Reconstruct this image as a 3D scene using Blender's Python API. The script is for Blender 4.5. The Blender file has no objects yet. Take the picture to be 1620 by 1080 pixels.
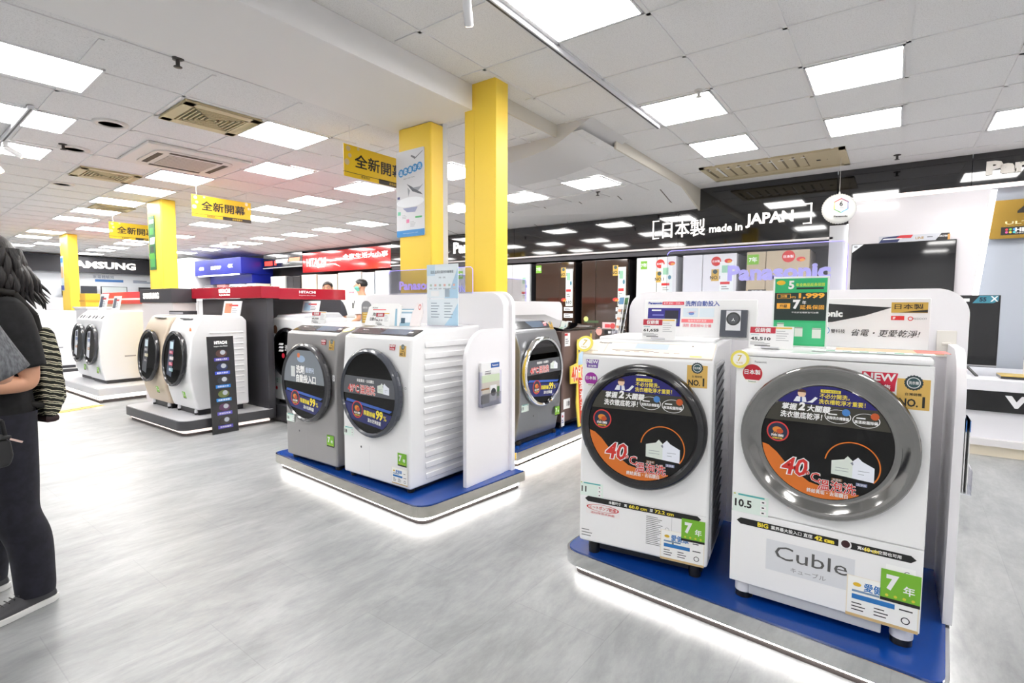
import bpy, bmesh, math, random
from mathutils import Matrix, Vector, Euler
random.seed(7)
SC = bpy.context.scene
COL = SC.collection
PI = math.pi

# ---------------------------------------------------------------- camera
cam_data = bpy.data.cameras.new('camera')
cam_data.sensor_width = 36.0
cam_data.lens = 824.7 / 1620 * 36.0
cam_data.clip_start = 0.05
cam_data.clip_end = 200
cam = bpy.data.objects.new('camera', cam_data)
COL.objects.link(cam)
YAW, PITCH, ROLL = 0.6320, 0.0685, 0.0036
_f = Vector((-math.sin(YAW) * math.cos(PITCH), math.cos(YAW) * math.cos(PITCH), -math.sin(PITCH)))
_r = Vector((math.cos(YAW), math.sin(YAW), 0))
_u = _r.cross(_f)
_r2 = _r * math.cos(ROLL) + _u * math.sin(ROLL)
_u2 = -_r * math.sin(ROLL) + _u * math.cos(ROLL)
cam.matrix_world = Matrix((( _r2.x, _u2.x, -_f.x, 0.0), (_r2.y, _u2.y, -_f.y, 0.0), (_r2.z, _u2.z, -_f.z, 1.35), (0, 0, 0, 1)))
SC.camera = cam

# ---------------------------------------------------------------- world, exposure
world = bpy.data.worlds.new('world')
SC.world = world
world.use_nodes = True
world.node_tree.nodes['Background'].inputs[0].default_value = (0.9, 0.95, 1.0, 1)
world.node_tree.nodes['Background'].inputs[1].default_value = 0.35
SC.view_settings.view_transform = 'Standard'
SC.view_settings.look = 'None'
SC.view_settings.gamma = 1.0
SC.view_settings.use_curve_mapping = False
SC.view_settings.exposure = 0.38
PANEL_STRENGTH = 20.0      # ceiling light panels
STRIP_STRENGTH = 12.0      # LED strips under the stands
SC.cycles.max_bounces = 8
SC.cycles.diffuse_bounces = 4
SC.cycles.glossy_bounces = 4
SC.cycles.transparent_max_bounces = 12
SC.cycles.sample_clamp_indirect = 6.0
SC.cycles.caustics_reflective = False
SC.cycles.caustics_refractive = False

# ---------------------------------------------------------------- materials
def lin(c):
    def g(v):
        v /= 255.0
        return v / 12.92 if v <= 0.04045 else ((v + 0.055) / 1.055) ** 2.4
    return (g(c[0]), g(c[1]), g(c[2]), 1.0)
_mats = {}
def P(c, rough=0.45, metal=0.0, coat=0.0, spec=0.5, key=None):
    k = (tuple(c), rough, metal, coat, spec, key)
    if k in _mats: return _mats[k]
    m = bpy.data.materials.new('paint_%d_%d_%d' % tuple(int(v) for v in c[:3]))
    m.use_nodes = True
    b = m.node_tree.nodes['Principled BSDF']
    b.inputs['Base Color'].default_value = lin(c)
    b.inputs['Roughness'].default_value = rough
    b.inputs['Metallic'].default_value = metal
    b.inputs['Coat Weight'].default_value = coat
    b.inputs['Coat Roughness'].default_value = 0.05
    b.inputs['Specular IOR Level'].default_value = spec
    _mats[k] = m
    return m
def EMIT(c, s, name='lamp_glow'):
    k = ('emit', tuple(c), s)
    if k in _mats: return _mats[k]
    m = bpy.data.materials.new(name); m.use_nodes = True
    b = m.node_tree.nodes['Principled BSDF']
    b.inputs['Base Color'].default_value = lin(c)
    b.inputs['Emission Color'].default_value = lin(c)
    b.inputs['Emission Strength'].default_value = s
    _mats[k] = m
    return m
def noise_mat(name, c1, c2, scale, rough, bump=0.0, detail=6, stretch=(1, 1, 1), lo=0.35, hi=0.65):
    m = bpy.data.materials.new(name); m.use_nodes = True
    nt = m.node_tree; b = nt.nodes['Principled BSDF']
    tc = nt.nodes.new('ShaderNodeTexCoord'); mp = nt.nodes.new('ShaderNodeMapping')
    mp.inputs['Scale'].default_value = stretch
    no = nt.nodes.new('ShaderNodeTexNoise'); no.inputs['Scale'].default_value = scale; no.inputs['Detail'].default_value = detail
    cr = nt.nodes.new('ShaderNodeValToRGB')
    cr.color_ramp.elements[0].position = lo; cr.color_ramp.elements[1].position = hi
    cr.color_ramp.elements[0].color = lin(c1); cr.color_ramp.elements[1].color = lin(c2)
    nt.links.new(tc.outputs['Object'], mp.inputs['Vector']); nt.links.new(mp.outputs['Vector'], no.inputs['Vector'])
    nt.links.new(no.outputs['Fac'], cr.inputs['Fac']); nt.links.new(cr.outputs['Color'], b.inputs['Base Color'])
    b.inputs['Roughness'].default_value = rough
    if bump:
        bp = nt.nodes.new('ShaderNodeBump'); bp.inputs['Strength'].default_value = bump; bp.inputs['Distance'].default_value = 0.004
        nt.links.new(no.outputs['Fac'], bp.inputs['Height']); nt.links.new(bp.outputs['Normal'], b.inputs['Normal'])
    return m
def pane_mat(name, tint, glossy_mix=0.12, tint_mix=0.0, rough=0.02):
    """thin clear sheet: see-through with a fresnel sheen"""
    m = bpy.data.materials.new(name); m.use_nodes = True
    nt = m.node_tree; nt.nodes.remove(nt.nodes['Principled BSDF'])
    out = nt.nodes['Material Output']
    tr = nt.nodes.new('ShaderNodeBsdfTransparent'); tr.inputs[0].default_value = lin(tint)
    gl = nt.nodes.new('ShaderNodeBsdfGlossy'); gl.inputs['Roughness'].default_value = rough
    lw = nt.nodes.new('ShaderNodeLayerWeight'); lw.inputs['Blend'].default_value = 0.25
    mr = nt.nodes.new('ShaderNodeMath'); mr.operation = 'MULTIPLY_ADD'; mr.inputs[1].default_value = 0.6; mr.inputs[2].default_value = glossy_mix
    mx = nt.nodes.new('ShaderNodeMixShader')
    nt.links.new(lw.outputs['Fresnel'], mr.inputs[0]); nt.links.new(mr.outputs[0], mx.inputs[0])
    nt.links.new(tr.outputs[0], mx.inputs[1]); nt.links.new(gl.outputs[0], mx.inputs[2])
    nt.links.new(mx.outputs[0], out.inputs[0])
    return m

WHITE = P((240, 240, 242), 0.35)
WHITE_GLOSS = P((246, 246, 247), 0.18, coat=0.3)
PANELW = P((244, 242, 245), 0.3)
CREAM = P((232, 224, 212), 0.35)
BLACK = P((18, 18, 20), 0.35)
BLACK_GLOSS = P((10, 10, 13), 0.06, coat=0.5)
DARK = P((52, 52, 58), 0.4)
CHROME = P((212, 208, 200), 0.14, 1.0)
MIRROR = P((225, 225, 225), 0.05, 1.0)
STEEL = P((140, 140, 144), 0.28, 0.85)
YELLOW = P((252, 214, 72), 0.42)
BLUE = P((14, 66, 150), 0.22, coat=0.3)
RED = P((200, 22, 38), 0.25, coat=0.4)
GRAYLT = P((186, 186, 190), 0.5)
PAPER = P((240, 240, 240), 0.5)
INK = P((28, 26, 28), 0.5)
INKW = P((245, 245, 245), 0.5)
GOLD = P((220, 180, 96), 0.35, 0.12)
GREEN = P((122, 184, 52), 0.45)
ORANGE = P((226, 120, 34), 0.45)
REDINK = P((205, 38, 40), 0.45)
YELINK = P((246, 226, 70), 0.45)
NAVY = P((40, 34, 120), 0.35)
SKIN = P((214, 160, 130), 0.5)
HAIR = noise_mat('black_hair', (10, 9, 10), (38, 32, 32), 60, 0.4, 0.6, stretch=(3, 3, 0.4))
GLASS_DOOR = pane_mat('smoked_door_glass', (110, 110, 112), 0.035)
GLASS_DARK = P((12, 12, 15), 0.05, coat=0.6)
ACRYL = pane_mat('clear_acrylic', (246, 246, 252), 0.05)
LAV = EMIT((150, 140, 240), 1.1, 'lavender_edge_glow')
SIGNW = EMIT((255, 250, 245), 0.9, 'lit_sign_letter')
CABLE = P((235, 235, 235), 0.5)

# ---------------------------------------------------------------- mesh builder
_txt = {}
def text_geo(body, offset=0.0, shear=0.0):
    k = (body, offset, shear)
    if k in _txt: return _txt[k]
    c = bpy.data.curves.new('lettering', 'FONT')
    c.body = body; c.offset = offset; c.shear = shear; c.resolution_u = 2
    o = bpy.data.objects.new('lettering', c)
    m = bpy.data.meshes.new_from_object(o)
    vs = [(v.co.x, v.co.y) for v in m.vertices]
    fs = [tuple(p.vertices) for p in m.polygons]
    bpy.data.objects.remove(o); bpy.data.meshes.remove(m); bpy.data.curves.remove(c)
    xs = [v[0] for v in vs] or [0, 1]; ys = [v[1] for v in vs] or [0, 1]
    _txt[k] = (vs, fs, (min(xs), max(xs), min(ys), max(ys)))
    return _txt[k]

class MB:
    def __init__(s):
        s.v = []; s.f = []; s.mi = []; s.sm = []; s.mats = []; s.M = Matrix()
    def slot(s, m):
        if m not in s.mats: s.mats.append(m)
        return s.mats.index(m)
    def add(s, vs, fs, m, smooth=False):
        n = len(s.v); k = s.slot(m)
        for v in vs: s.v.append(s.M @ Vector(v))
        for f in fs:
            s.f.append([n + i for i in f]); s.mi.append(k); s.sm.append(smooth)
    def box(s, x0, x1, y0, y1, z0, z1, m):
        vs = [(x, y, z) for x in (x0, x1) for y in (y0, y1) for z in (z0, z1)]
        s.add(vs, [(0, 1, 3, 2), (4, 6, 7, 5), (0, 4, 5, 1), (2, 3, 7, 6), (0, 2, 6, 4), (1, 5, 7, 3)], m)
        return s
    def prism(s, poly, a, b, axis, m, smooth=False):
        """poly: 2D outline; axis 'x': (y,z) swept x=a..b; 'y': (x,z); 'z': (x,y)"""
        n = len(poly)
        def mk(p, t):
            return {'x': (t, p[0], p[1]), 'y': (p[0], t, p[1]), 'z': (p[0], p[1], t)}[axis]
        vs = [mk(p, a) for p in poly] + [mk(p, b) for p in poly]
        fs = [tuple(range(n)), tuple(range(2 * n - 1, n - 1, -1))]
        s.add(vs, fs, m, False)
        n0 = len(s.v) - 2 * n; k = s.slot(m)
        for i in range(n):
            j = (i + 1) % n
            s.f.append([n0 + i, n0 + n + i, n0 + n + j, n0 + j]); s.mi.append(k); s.sm.append(smooth)
        return s
    def lathe(s, prof, c, m, axis='y', n=48, smooth=True, closed=False):
        """prof: (radius, offset along axis) list"""
        vs = []; fs = []
        for r, t in prof:
            for i in range(n):
                a = 2 * PI * i / n; p, q = r * math.cos(a), r * math.sin(a)
                vs.append({'y': (c[0] + p, c[1] + t, c[2] + q), 'z': (c[0] + p, c[1] + q, c[2] + t), 'x': (c[0] + t, c[1] + p, c[2] + q)}[axis])
        L = len(prof)
        for j in range(L - 1 if not closed else L):
            j2 = (j + 1) % L
            for i in range(n):
                i2 = (i + 1) % n
                fs.append((j * n + i, j * n + i2, j2 * n + i2, j2 * n + i))
        s.add(vs, fs, m, smooth)
        if not closed:
            if prof[0][0] > 1e-6: s.add(vs[:n], [tuple(range(n))], m)
            if prof[-1][0] > 1e-6: s.add(vs[-n:], [tuple(range(n))], m)
        return s
    def cyl(s, p0, p1, r, m, n=16, r1=None):
        p0 = Vector(p0); p1 = Vector(p1); d = (p1 - p0).normalized()
        a = d.orthogonal().normalized(); b = d.cross(a); r1 = r if r1 is None else r1
        vs = [p0 + (a * math.cos(2 * PI * i / n) + b * math.sin(2 * PI * i / n)) * r for i in range(n)]
        vs += [p1 + (a * math.cos(2 * PI * i / n) + b * math.sin(2 * PI * i / n)) * r1 for i in range(n)]
        s.add(vs, [(i, (i + 1) % n, n + (i + 1) % n, n + i) for i in range(n)], m, True)
        s.add(vs[:n], [tuple(range(n))], m); s.add(vs[n:], [tuple(range(n))], m)
        return s
    def tube(s, pts, r, m, n=8):
        for i in range(len(pts) - 1): s.cyl(pts[i], pts[i + 1], r, m, n)
        return s
    def ball(s, c, rx, ry, rz, m, n=16, k=10):
        vs = []; fs = []
        for j in range(k + 1):
            t = PI * j / k
            for i in range(n):
                a = 2 * PI * i / n
                vs.append((c[0] + rx * math.sin(t) * math.cos(a), c[1] + ry * math.sin(t) * math.sin(a), c[2] + rz * math.cos(t)))
        for j in range(k):
            for i in range(n):
                fs.append((j * n + i, j * n + (i + 1) % n, (j + 1) * n + (i + 1) % n, (j + 1) * n + i))
        s.add(vs, fs, m, True); return s
    # flat prints, in the local xz plane facing -y
    def rect(s, x, z, w, h, m, y=0.0, skew=0.0):
        s.add([(x - w / 2, y, z - h / 2), (x + w / 2, y, z - h / 2), (x + w / 2 + skew, y, z + h / 2), (x - w / 2 + skew, y, z + h / 2)], [(0, 1, 2, 3)], m); return s
    def poly(s, pts, m, y=0.0):
        s.add([(p[0], y, p[1]) for p in pts], [tuple(range(len(pts)))], m); return s
    def disc(s, x, z, rx, m, y=0.0, rz=None, n=32):
        rz = rx if rz is None else rz
        return s.poly([(x + rx * math.cos(2 * PI * i / n), z + rz * math.sin(2 * PI * i / n)) for i in range(n)], m, y)
    def ring(s, x, z, r0, r1, m, y=0.0, sx=1.0, a0=0.0, a1=2 * PI, n=40):
        vs = []; fs = []
        for i in range(n + 1):
            a = a0 + (a1 - a0) * i / n
            vs += [(x + sx * r0 * math.cos(a), y, z + r0 * math.sin(a)), (x + sx * r1 * math.cos(a), y, z + r1 * math.sin(a))]
        for i in range(n): fs.append((2 * i, 2 * i + 1, 2 * i + 3, 2 * i + 2))
        s.add(vs, fs, m); return s
    def segment(s, x, z, r, zlo, zhi, m, y=0.0, sx=1.0, tilt=0.0):
        """slice of a disc between two heights (relative to r), optionally tilted"""
        pts = []
        n = 24
        for i in range(n + 1):
            zz = zlo + (zhi - zlo) * i / n; pts.append((math.sqrt(max(0, 1 - zz * zz)), zz))
        left = [(-p[0], p[1]) for p in reversed(pts)]
        c, sn = math.cos(tilt), math.sin(tilt)
        return s.poly([(x + sx * r * (p * c - q * sn), z + r * (p * sn + q * c)) for p, q in pts + left], m, y)
    def text(s, body, x, z, h, m, y=0.0, align='c', w=None, bold=0.0, shear=0.0, rot=0.0, depth=0.0):
        """h: height of the written line box; x,z: anchor on its vertical middle"""
        if bold > 0 and any(ord(ch) > 0x2E80 for ch in body):      # heavier strokes: the same glyphs set again, shifted
            d = bold * h * .9
            wide = bold > .05
            for i in range(8 if wide else 4):
                an = 2 * PI * (i + .5) / (8 if wide else 4)
                s.text(body, x + d * math.cos(an), z + d * math.sin(an), h, m, y - .00005 * i, align, w, 0.0, shear, rot, depth if i == 0 else 0.0)
            if not wide: return s
        if any(ord(ch) > 0x2E80 for ch in body): bold = 0.0
        vs, fs, (x0, x1, y0, y1) = text_geo(body, bold, shear)
        k = h / max(1e-6, (y1 - y0)); kx = k
        if w is not None: kx = w / max(1e-6, (x1 - x0))
        W = (x1 - x0) * kx
        ox = {'c': -W / 2, 'l': 0.0, 'r': -W}[align]
        c, sn = math.cos(rot), math.sin(rot)
        out = []
        for a, b in vs:
            p = (a - x0) * kx + ox; q = (b - (y0 + y1) / 2) * k
            out.append((x + p * c - q * sn, y, z + p * sn + q * c))
        if depth > 0:
            n = len(out); edges = {}
            for f in fs:
                for i in range(len(f)):
                    e = (f[i], f[(i + 1) % len(f)])
                    if (e[1], e[0]) in edges: del edges[(e[1], e[0])]
                    else: edges[e] = 1
            vv = out + [(p[0], p[1] + depth, p[2]) for p in out]
            s.add(vv, list(fs) + [(a, b, b + n, a + n) for a, b in edges], m)
        else:
            s.add(out, fs, m)
        return s
    def lines(s, x, z, w, n, gap, m, y=0.0, h=None, align='l'):
        """rows of print too small to read"""
        for i in range(n):
            ww = w * (0.65 + 0.35 * ((i * 37) % 10) / 10)
            hh = h or gap * 0.4
            s.rect(x + ww / 2 if align == 'l' else x, z - i * gap, ww, hh, m, y)
        return s
    def build(s, name, parent=None, loc=None, rot=None, bevel=0.0, seg=2, label=None, autosmooth=False):
        me = bpy.data.meshes.new(name)
        me.from_pydata([tuple(v) for v in s.v], [], s.f)
        for m in s.mats: me.materials.append(m)
        me.polygons.foreach_set('material_index', s.mi)
        me.polygons.foreach_set('use_smooth', s.sm)
        if bevel > 0:
            bm = bmesh.new(); bm.from_mesh(me)
            bmesh.ops.remove_doubles(bm, verts=bm.verts, dist=1e-5)
            bmesh.ops.recalc_face_normals(bm, faces=bm.faces)
            es = [e for e in bm.edges if len(e.link_faces) == 2 and e.calc_face_angle(0) > 0.5]
            bmesh.ops.bevel(bm, geom=es, offset=bevel, segments=seg, profile=0.5, affect='EDGES', clamp_overlap=True)
            for f in bm.faces: f.smooth = True
            bm.to_mesh(me); bm.free()
            autosmooth = True
        if autosmooth:
            try: me.set_sharp_from_angle(angle=0.7)
            except Exception: pass
        me.update()
        o = bpy.data.objects.new(name, me)
        COL.objects.link(o)
        if bevel > 0:
            wn = o.modifiers.new('weighted_normal', 'WEIGHTED_NORMAL'); wn.keep_sharp = True; wn.weight = 90
        if parent is not None: o.parent = parent
        if loc is not None: o.location = loc
        if rot is not None: o.rotation_euler = rot
        if label: o['label'] = label
        return o

def tag(o, label, cat, group=None, kind=None):
    o['label'] = label; o['category'] = cat
    if group: o['group'] = group
    if kind: o['kind'] = kind
    return o
def thing(name, label, cat, loc=(0, 0, 0), rotz=0.0, group=None, rot=None):
    o = bpy.data.objects.new(name, None)
    o.empty_display_size = 0.1
    COL.objects.link(o)
    o.location = loc; o.rotation_euler = rot if rot else (0, 0, rotz)
    return tag(o, label, cat, group)
def struct(o):
    o['kind'] = 'structure'; return o
def rounded(x0, x1, z0, z1, r, corners='abcd', n=8):
    """rounded rectangle outline; a=bottom-left b=bottom-right c=top-right d=top-left"""
    pts = []
    for key, cx, cz, a0 in (('a', x0, z0, PI), ('b', x1, z0, 1.5 * PI), ('c', x1, z1, 0), ('d', x0, z1, 0.5 * PI)):
        if key in corners:
            ox = cx + (r if cx == x0 else -r); oz = cz + (r if cz == z0 else -r)
            for i in range(n + 1):
                a = a0 + 0.5 * PI * i / n
                pts.append((ox + r * math.cos(a), oz + r * math.sin(a)))
        else: pts.append((cx, cz))
    return pts
def copy_tree(o, parent=None):
    c = o.copy(); COL.objects.link(c)
    if parent is not None: c.parent = parent
    for ch in list(o.children): copy_tree(ch, c)
    return c
# ================================================================ SETTING
XL, XR, YB, YF = -20.5, 5.0, -6.0, 8.25     # inner faces of the hall
ZC, ZL = 3.024, 2.86                         # ceiling heights right / left
XN, XS = -2.62, -2.33                        # step between them, before and beyond the duct
def zc(x, y):
    return ZL + 0.07 * min(1.0, max(0.0, (x + 6.0) / 3.67)) if y > 3.25 else ZL

# floor: pale stone-look planks
def floor_mat():
    m = bpy.data.materials.new('stone_plank_floor'); m.use_nodes = True
    nt = m.node_tree; b = nt.nodes['Principled BSDF']; L = nt.links
    tc = nt.nodes.new('ShaderNodeTexCoord'); mp = nt.nodes.new('ShaderNodeMapping')
    mp.inputs['Rotation'].default_value = (0, 0, math.radians(91))
    L.new(tc.outputs['Object'], mp.inputs['Vector'])
    br = nt.nodes.new('ShaderNodeTexBrick')
    br.inputs['Scale'].default_value = 1.0; br.inputs['Brick Width'].default_value = 0.92; br.inputs['Row Height'].default_value = 0.46
    br.inputs['Mortar Size'].default_value = 0.0022; br.inputs['Mortar Smooth'].default_value = 0.3
    br.inputs['Color1'].default_value = lin((162, 164, 165)); br.inputs['Color2'].default_value = lin((167, 169, 170)); br.inputs['Mortar'].default_value = lin((155, 157, 158))
    L.new(mp.outputs[0], br.inputs['Vector'])
    n1 = nt.nodes.new('ShaderNodeTexNoise'); n1.inputs['Scale'].default_value = 2.2; n1.inputs['Detail'].default_value = 9; n1.inputs['Roughness'].default_value = 0.68; n1.inputs['Distortion'].default_value = 0.6
    m2 = nt.nodes.new('ShaderNodeMapping'); m2.inputs['Scale'].default_value = (2.1, 0.65, 1)
    L.new(tc.outputs['Object'], m2.inputs['Vector']); L.new(m2.outputs[0], n1.inputs['Vector'])
    cr = nt.nodes.new('ShaderNodeValToRGB')
    cr.color_ramp.elements[0].position = 0.30; cr.color_ramp.elements[0].color = (0.52, 0.53, 0.54, 1)
    cr.color_ramp.elements[1].position = 0.62; cr.color_ramp.elements[1].color = (1, 1, 1, 1)
    L.new(n1.outputs['Fac'], cr.inputs['Fac'])
    n3 = nt.nodes.new('ShaderNodeTexNoise'); n3.inputs['Scale'].default_value = 9; n3.inputs['Detail'].default_value = 8; n3.inputs['Roughness'].default_value = 0.75
    L.new(m2.outputs[0], n3.inputs['Vector'])
    cr3 = nt.nodes.new('ShaderNodeValToRGB')
    cr3.color_ramp.elements[0].position = 0.3; cr3.color_ramp.elements[0].color = (0.70, 0.71, 0.72, 1)
    cr3.color_ramp.elements[1].position = 0.6; cr3.color_ramp.elements[1].color = (1, 1, 1, 1)
    L.new(n3.outputs['Fac'], cr3.inputs['Fac'])
    mx = nt.nodes.new('ShaderNodeMixRGB'); mx.blend_type = 'MULTIPLY'; mx.inputs[0].default_value = 0.75
    L.new(br.outputs['Color'], mx.inputs[1]); L.new(cr.outputs['Color'], mx.inputs[2])
    mx2 = nt.nodes.new('ShaderNodeMixRGB'); mx2.blend_type = 'MULTIPLY'; mx2.inputs[0].default_value = 0.7
    L.new(mx.outputs[0], mx2.inputs[1]); L.new(cr3.outputs['Color'], mx2.inputs[2])
    L.new(mx2.outputs[0], b.inputs['Base Color'])
    b.inputs['Roughness'].default_value = 0.36
    bp = nt.nodes.new('ShaderNodeBump'); bp.inputs['Strength'].default_value = 0.06; bp.inputs['Distance'].default_value = 0.003
    L.new(n3.outputs['Fac'], bp.inputs['Height']); L.new(bp.outputs['Normal'], b.inputs['Normal'])
    return m
mb = MB(); mb.box(XL, XR, YB, YF + 0.3, -0.1, 0.0, floor_mat()); struct(mb.build('floor'))

# ceilings: mineral tiles on a metal grid
TILE = noise_mat('mineral_ceiling_tile', (214, 212, 212), (238, 237, 237), 160, 0.8, 0.2, lo=0.28, hi=0.5)
TEE = P((232, 231, 231), 0.5)
def grid_bars(mb, u0, v0, du, dv, n_u, n_v, rot, z, inside, wid=0.026):
    """metal tee bars on a grid, cut where they leave the ceiling"""
    c, s = math.cos(rot), math.sin(rot)
    def W(u, v): return (u * c - v * s, u * s + v * c)
    def bar(pa, pb):
        (xa, ya), (xb, yb) = pa, pb
        n = 60; runs = []; cur = None
        for i in range(n + 1):
            t = i / n; p = (xa + (xb - xa) * t, ya + (yb - ya) * t)
            if inside(*p):
                cur = [p, p] if cur is None else [cur[0], p]
            elif cur: runs.append(cur); cur = None
        if cur: runs.append(cur)
        for a, b in runs:
            d = Vector((b[0] - a[0], b[1] - a[1], 0))
            if d.length < 0.05: continue
            d.normalize(); q = Vector((-d.y, d.x, 0)) * wid / 2
            za, zb = (z(*a), z(*b)) if callable(z) else (z, z)
            A = Vector((a[0], a[1], za)); B = Vector((b[0], b[1], zb))
            vs = [A - q, A + q, B + q, B - q]
            vs2 = [v - Vector((0, 0, 0.007)) for v in vs]
            mb.add(vs + vs2, [(4, 5, 6, 7), (0, 1, 5, 4), (1, 2, 6, 5), (2, 3, 7, 6), (3, 0, 4, 7)], TEE)
    for i in n_u: bar(W(u0 + i * du, v0 + n_v[0] * dv), W(u0 + i * du, v0 + n_v[-1] * dv))
    for j in n_v: bar(W(u0 + n_u[0] * du, v0 + j * dv), W(u0 + n_u[-1] * du, v0 + j * dv))
mb = MB()
# right: high ceiling (over the beam as well), left: lower ceiling, step between
mb.box(-2.66, XR, YB, 3.25, ZC, ZC + 0.06, TILE)
mb.box(XN, XR, 3.25, 4.24, ZC, ZC + 0.06, TILE); mb.box(XS, XR, 4.24, 7.75, ZC, ZC + 0.06, TILE)
grid_bars(mb, -1.815, 4.226, 0.605, 0.63, range(-2, 12), range(-16, 6), 0, ZC, lambda x, y: x > (-2.64 if y < 3.25 else XN + .01 if y < 4.24 else XS + 0.01) and y < 7.7)
mb.box(-3.56, -2.66, YB, 3.22, ZC, ZC + 0.06, TILE)
struct(mb.build('ceiling'))
mb = MB()
mb.box(XL, -3.5, YB, 3.25, ZL, ZL + 0.06, TILE)
mb.box(XL, -6.0, 3.25, 6.95, ZL, ZL + 0.06, TILE)
z1_ = zc(XS, 4)
for e in (0, .06):
    mb.add([(-6.0, 3.25, ZL + e), (XN, 3.25, zc(XN, 4) + e), (XN, 4.24, zc(XN, 4) + e), (XS, 4.24, z1_ + e), (XS, 6.95, z1_ + e), (-6.0, 6.95, ZL + e)], [(0, 1, 2, 3, 4, 5)], TILE)
    mb.add([(XL, 6.95, ZL + e), (-6.0, 6.95, ZL + e), (-6.0, 7.75, 2.735 + e), (XL, 7.75, 2.735 + e)], [(0, 1, 2, 3)], TILE)
    mb.add([(-6.0, 6.95, ZL + e), (XS, 6.95, z1_ + e), (XS, 7.75, 2.735 + e), (-6.0, 7.75, 2.735 + e)], [(0, 1, 2, 3)], TILE)
LR = math.radians(-2.9)
def Wl(u, v): return (u * math.cos(LR) - v * math.sin(LR), u * math.sin(LR) + v * math.cos(LR))
grid_bars(mb, -4.60 + 0.2975, 2.41 - 0.2975, 0.595, 0.60, range(-27, 5), range(-14, 9), LR, ZL,
          lambda x, y: XL < x < (-3.5 if y < 3.25 else -6.0) and y < 6.95)
grid_bars(mb, -4.60 + 0.2975, 2.41 - 0.2975, 0.595, 0.60, range(-5, 5), range(0, 9), LR, zc, lambda x, y: -6.0 < x < (XN if y < 4.24 else XS) - 0.02 and 3.25 < y < 6.95)
for i in range(27):     # seams of the sloping panels by the wall
    x = XS - 0.3 - i * 0.62
    mb.add([(x, 6.95, zc(x, 5) - .003), (x + .018, 6.95, zc(x, 5) - .003), (x + .018, 7.7, zc(x, 5) + (2.735 - zc(x, 5)) * .9375 - .003), (x, 7.7, zc(x, 5) + (2.735 - zc(x, 5)) * .9375 - .003)], [(0, 1, 2, 3)], P((120, 112, 108), .6))
struct(mb.build('ceiling'))
mb = MB()
STEPM = P((214, 208, 196), 0.55)
mb.box(XN, XN + 0.02, 3.22, 4.24, zc(XN, 4) - 0.012, ZC - .001, STEPM); mb.box(XS, XS + 0.02, 4.9, 7.7, z1_ - 0.015, ZC, STEPM)
mb.prism([(6.93, z1_ - .0152), (7.7, 2.72), (7.7, z1_ - .0152)], XS, XS + .02, 'x', STEPM)
struct(mb.build('trim_1'))
# dropped beam
mb = MB()
mb.box(-3.55, -2.66, YB, 3.20, 2.835, ZC, P((240, 238, 237), 0.6))
o = mb.build('ceiling_beam', bevel=0.006); struct(o)
# walls
WALLM = P((226, 226, 228), 0.6)
mb = MB(); mb.box(XL - .1, XL, YB, YF + .3, 0, 3.1, WALLM); struct(mb.build('wall_left'))
mb = MB(); mb.box(XR, XR + .1, YB, YF + .3, 0, 3.1, WALLM); struct(mb.build('wall_right'))
mb = MB(); mb.box(XL, XR, YB - .1, YB, 0, 3.1, WALLM); struct(mb.build('wall_front'))
mb = MB(); mb.box(XL, XR, YF, YF + .1, 0, 3.1, P((78, 76, 80), 0.5)); struct(mb.build('wall_back'))
# white corner column on the far left
mb = MB(); mb.box(-18.1, -17.05, 6.95, 7.6, 0, 2.75, WALLM); struct(mb.build('pillar', bevel=.02))

# yellow pillars
def pillar(x0, x1, y0, y1, z1, r=0.02, seamx=None):
    mb = MB(); mb.box(x0, x1, y0, y1, 0, z1, YELLOW)
    if seamx: mb.box(seamx - .0015, seamx + .0015, y0 - .002, y0, 0, z1, P((214, 170, 30), .5))
    return struct(mb.build('pillar', bevel=r, seg=3))
pillar(-3.47, -3.085, 3.09, 3.24, 2.835, 0.015)
mb = MB(); mb.box(-3.46, -3.095, 3.242, 3.30, 0, ZL, WALLM); struct(mb.build('trim_2'))
pillar(-2.735, -2.43, 3.11, 3.255, ZC, 0.006, -2.64)
pillar(-9.02, -8.53, 3.13, 3.33, ZL, 0.02)
pillar(-14.95, -14.40, 3.48, 3.66, ZL, 0.02)

# far left wall: dark band over white fixtures
mb = MB(); mb.box(XL + 0.002, XL + 0.35, 1.5, 7.7, 2.33, 2.80, P((50, 50, 56), 0.45)); struct(mb.build('wall_left_band'))

# back wall: glossy black band over the refrigerators, and over the televisions
FASC = P((13, 14, 18), 0.045, coat=1.0)
mb = MB()
mb.box(-8.92, -5.60, 7.70, 8.2, 2.22, 2.735, FASC)
mb.box(-5.595, -2.62, 7.70, 8.2, 2.22, 2.735, FASC)
mb.box(-2.615, -0.64, 7.70, 8.2, 2.22, ZC, FASC)
struct(mb.build('wall_back_band'))
mb = MB(); mb.box(-8.92, -0.66, 7.68, 7.715, 2.195, 2.222, P((225, 220, 220), .3)); struct(mb.build('trim_3'))
mb = MB(); mb.box(-8.92, -0.64, 7.72, 8.22, 2.12, 2.194, P((72, 70, 76), 0.4)); struct(mb.build('trim_4'))
mb = MB()
mb.box(-0.63, 0.62, 7.70, 8.2, 2.675, ZC, FASC); mb.box(0.625, XR, 7.70, 8.2, 2.675, ZC, FASC)
struct(mb.build('wall_back_band'))
mb = MB(); mb.box(-0.63, XR, 7.66, 7.71, 2.635, 2.675, EMIT((255, 240, 236), 0.8, 'led_valance')); struct(mb.build('trim_5'))
mb = MB(); mb.box(-0.70, -0.52, 7.68, 8.2, 0, 2.36, P((205, 206, 210), .4)); struct(mb.build('trim_6'))
mb = MB(); mb.box(-13.6, -0.72, 7.46, 8.2, 0, 0.14, P((60, 60, 64), .5)); struct(mb.build('trim_8'))
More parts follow.
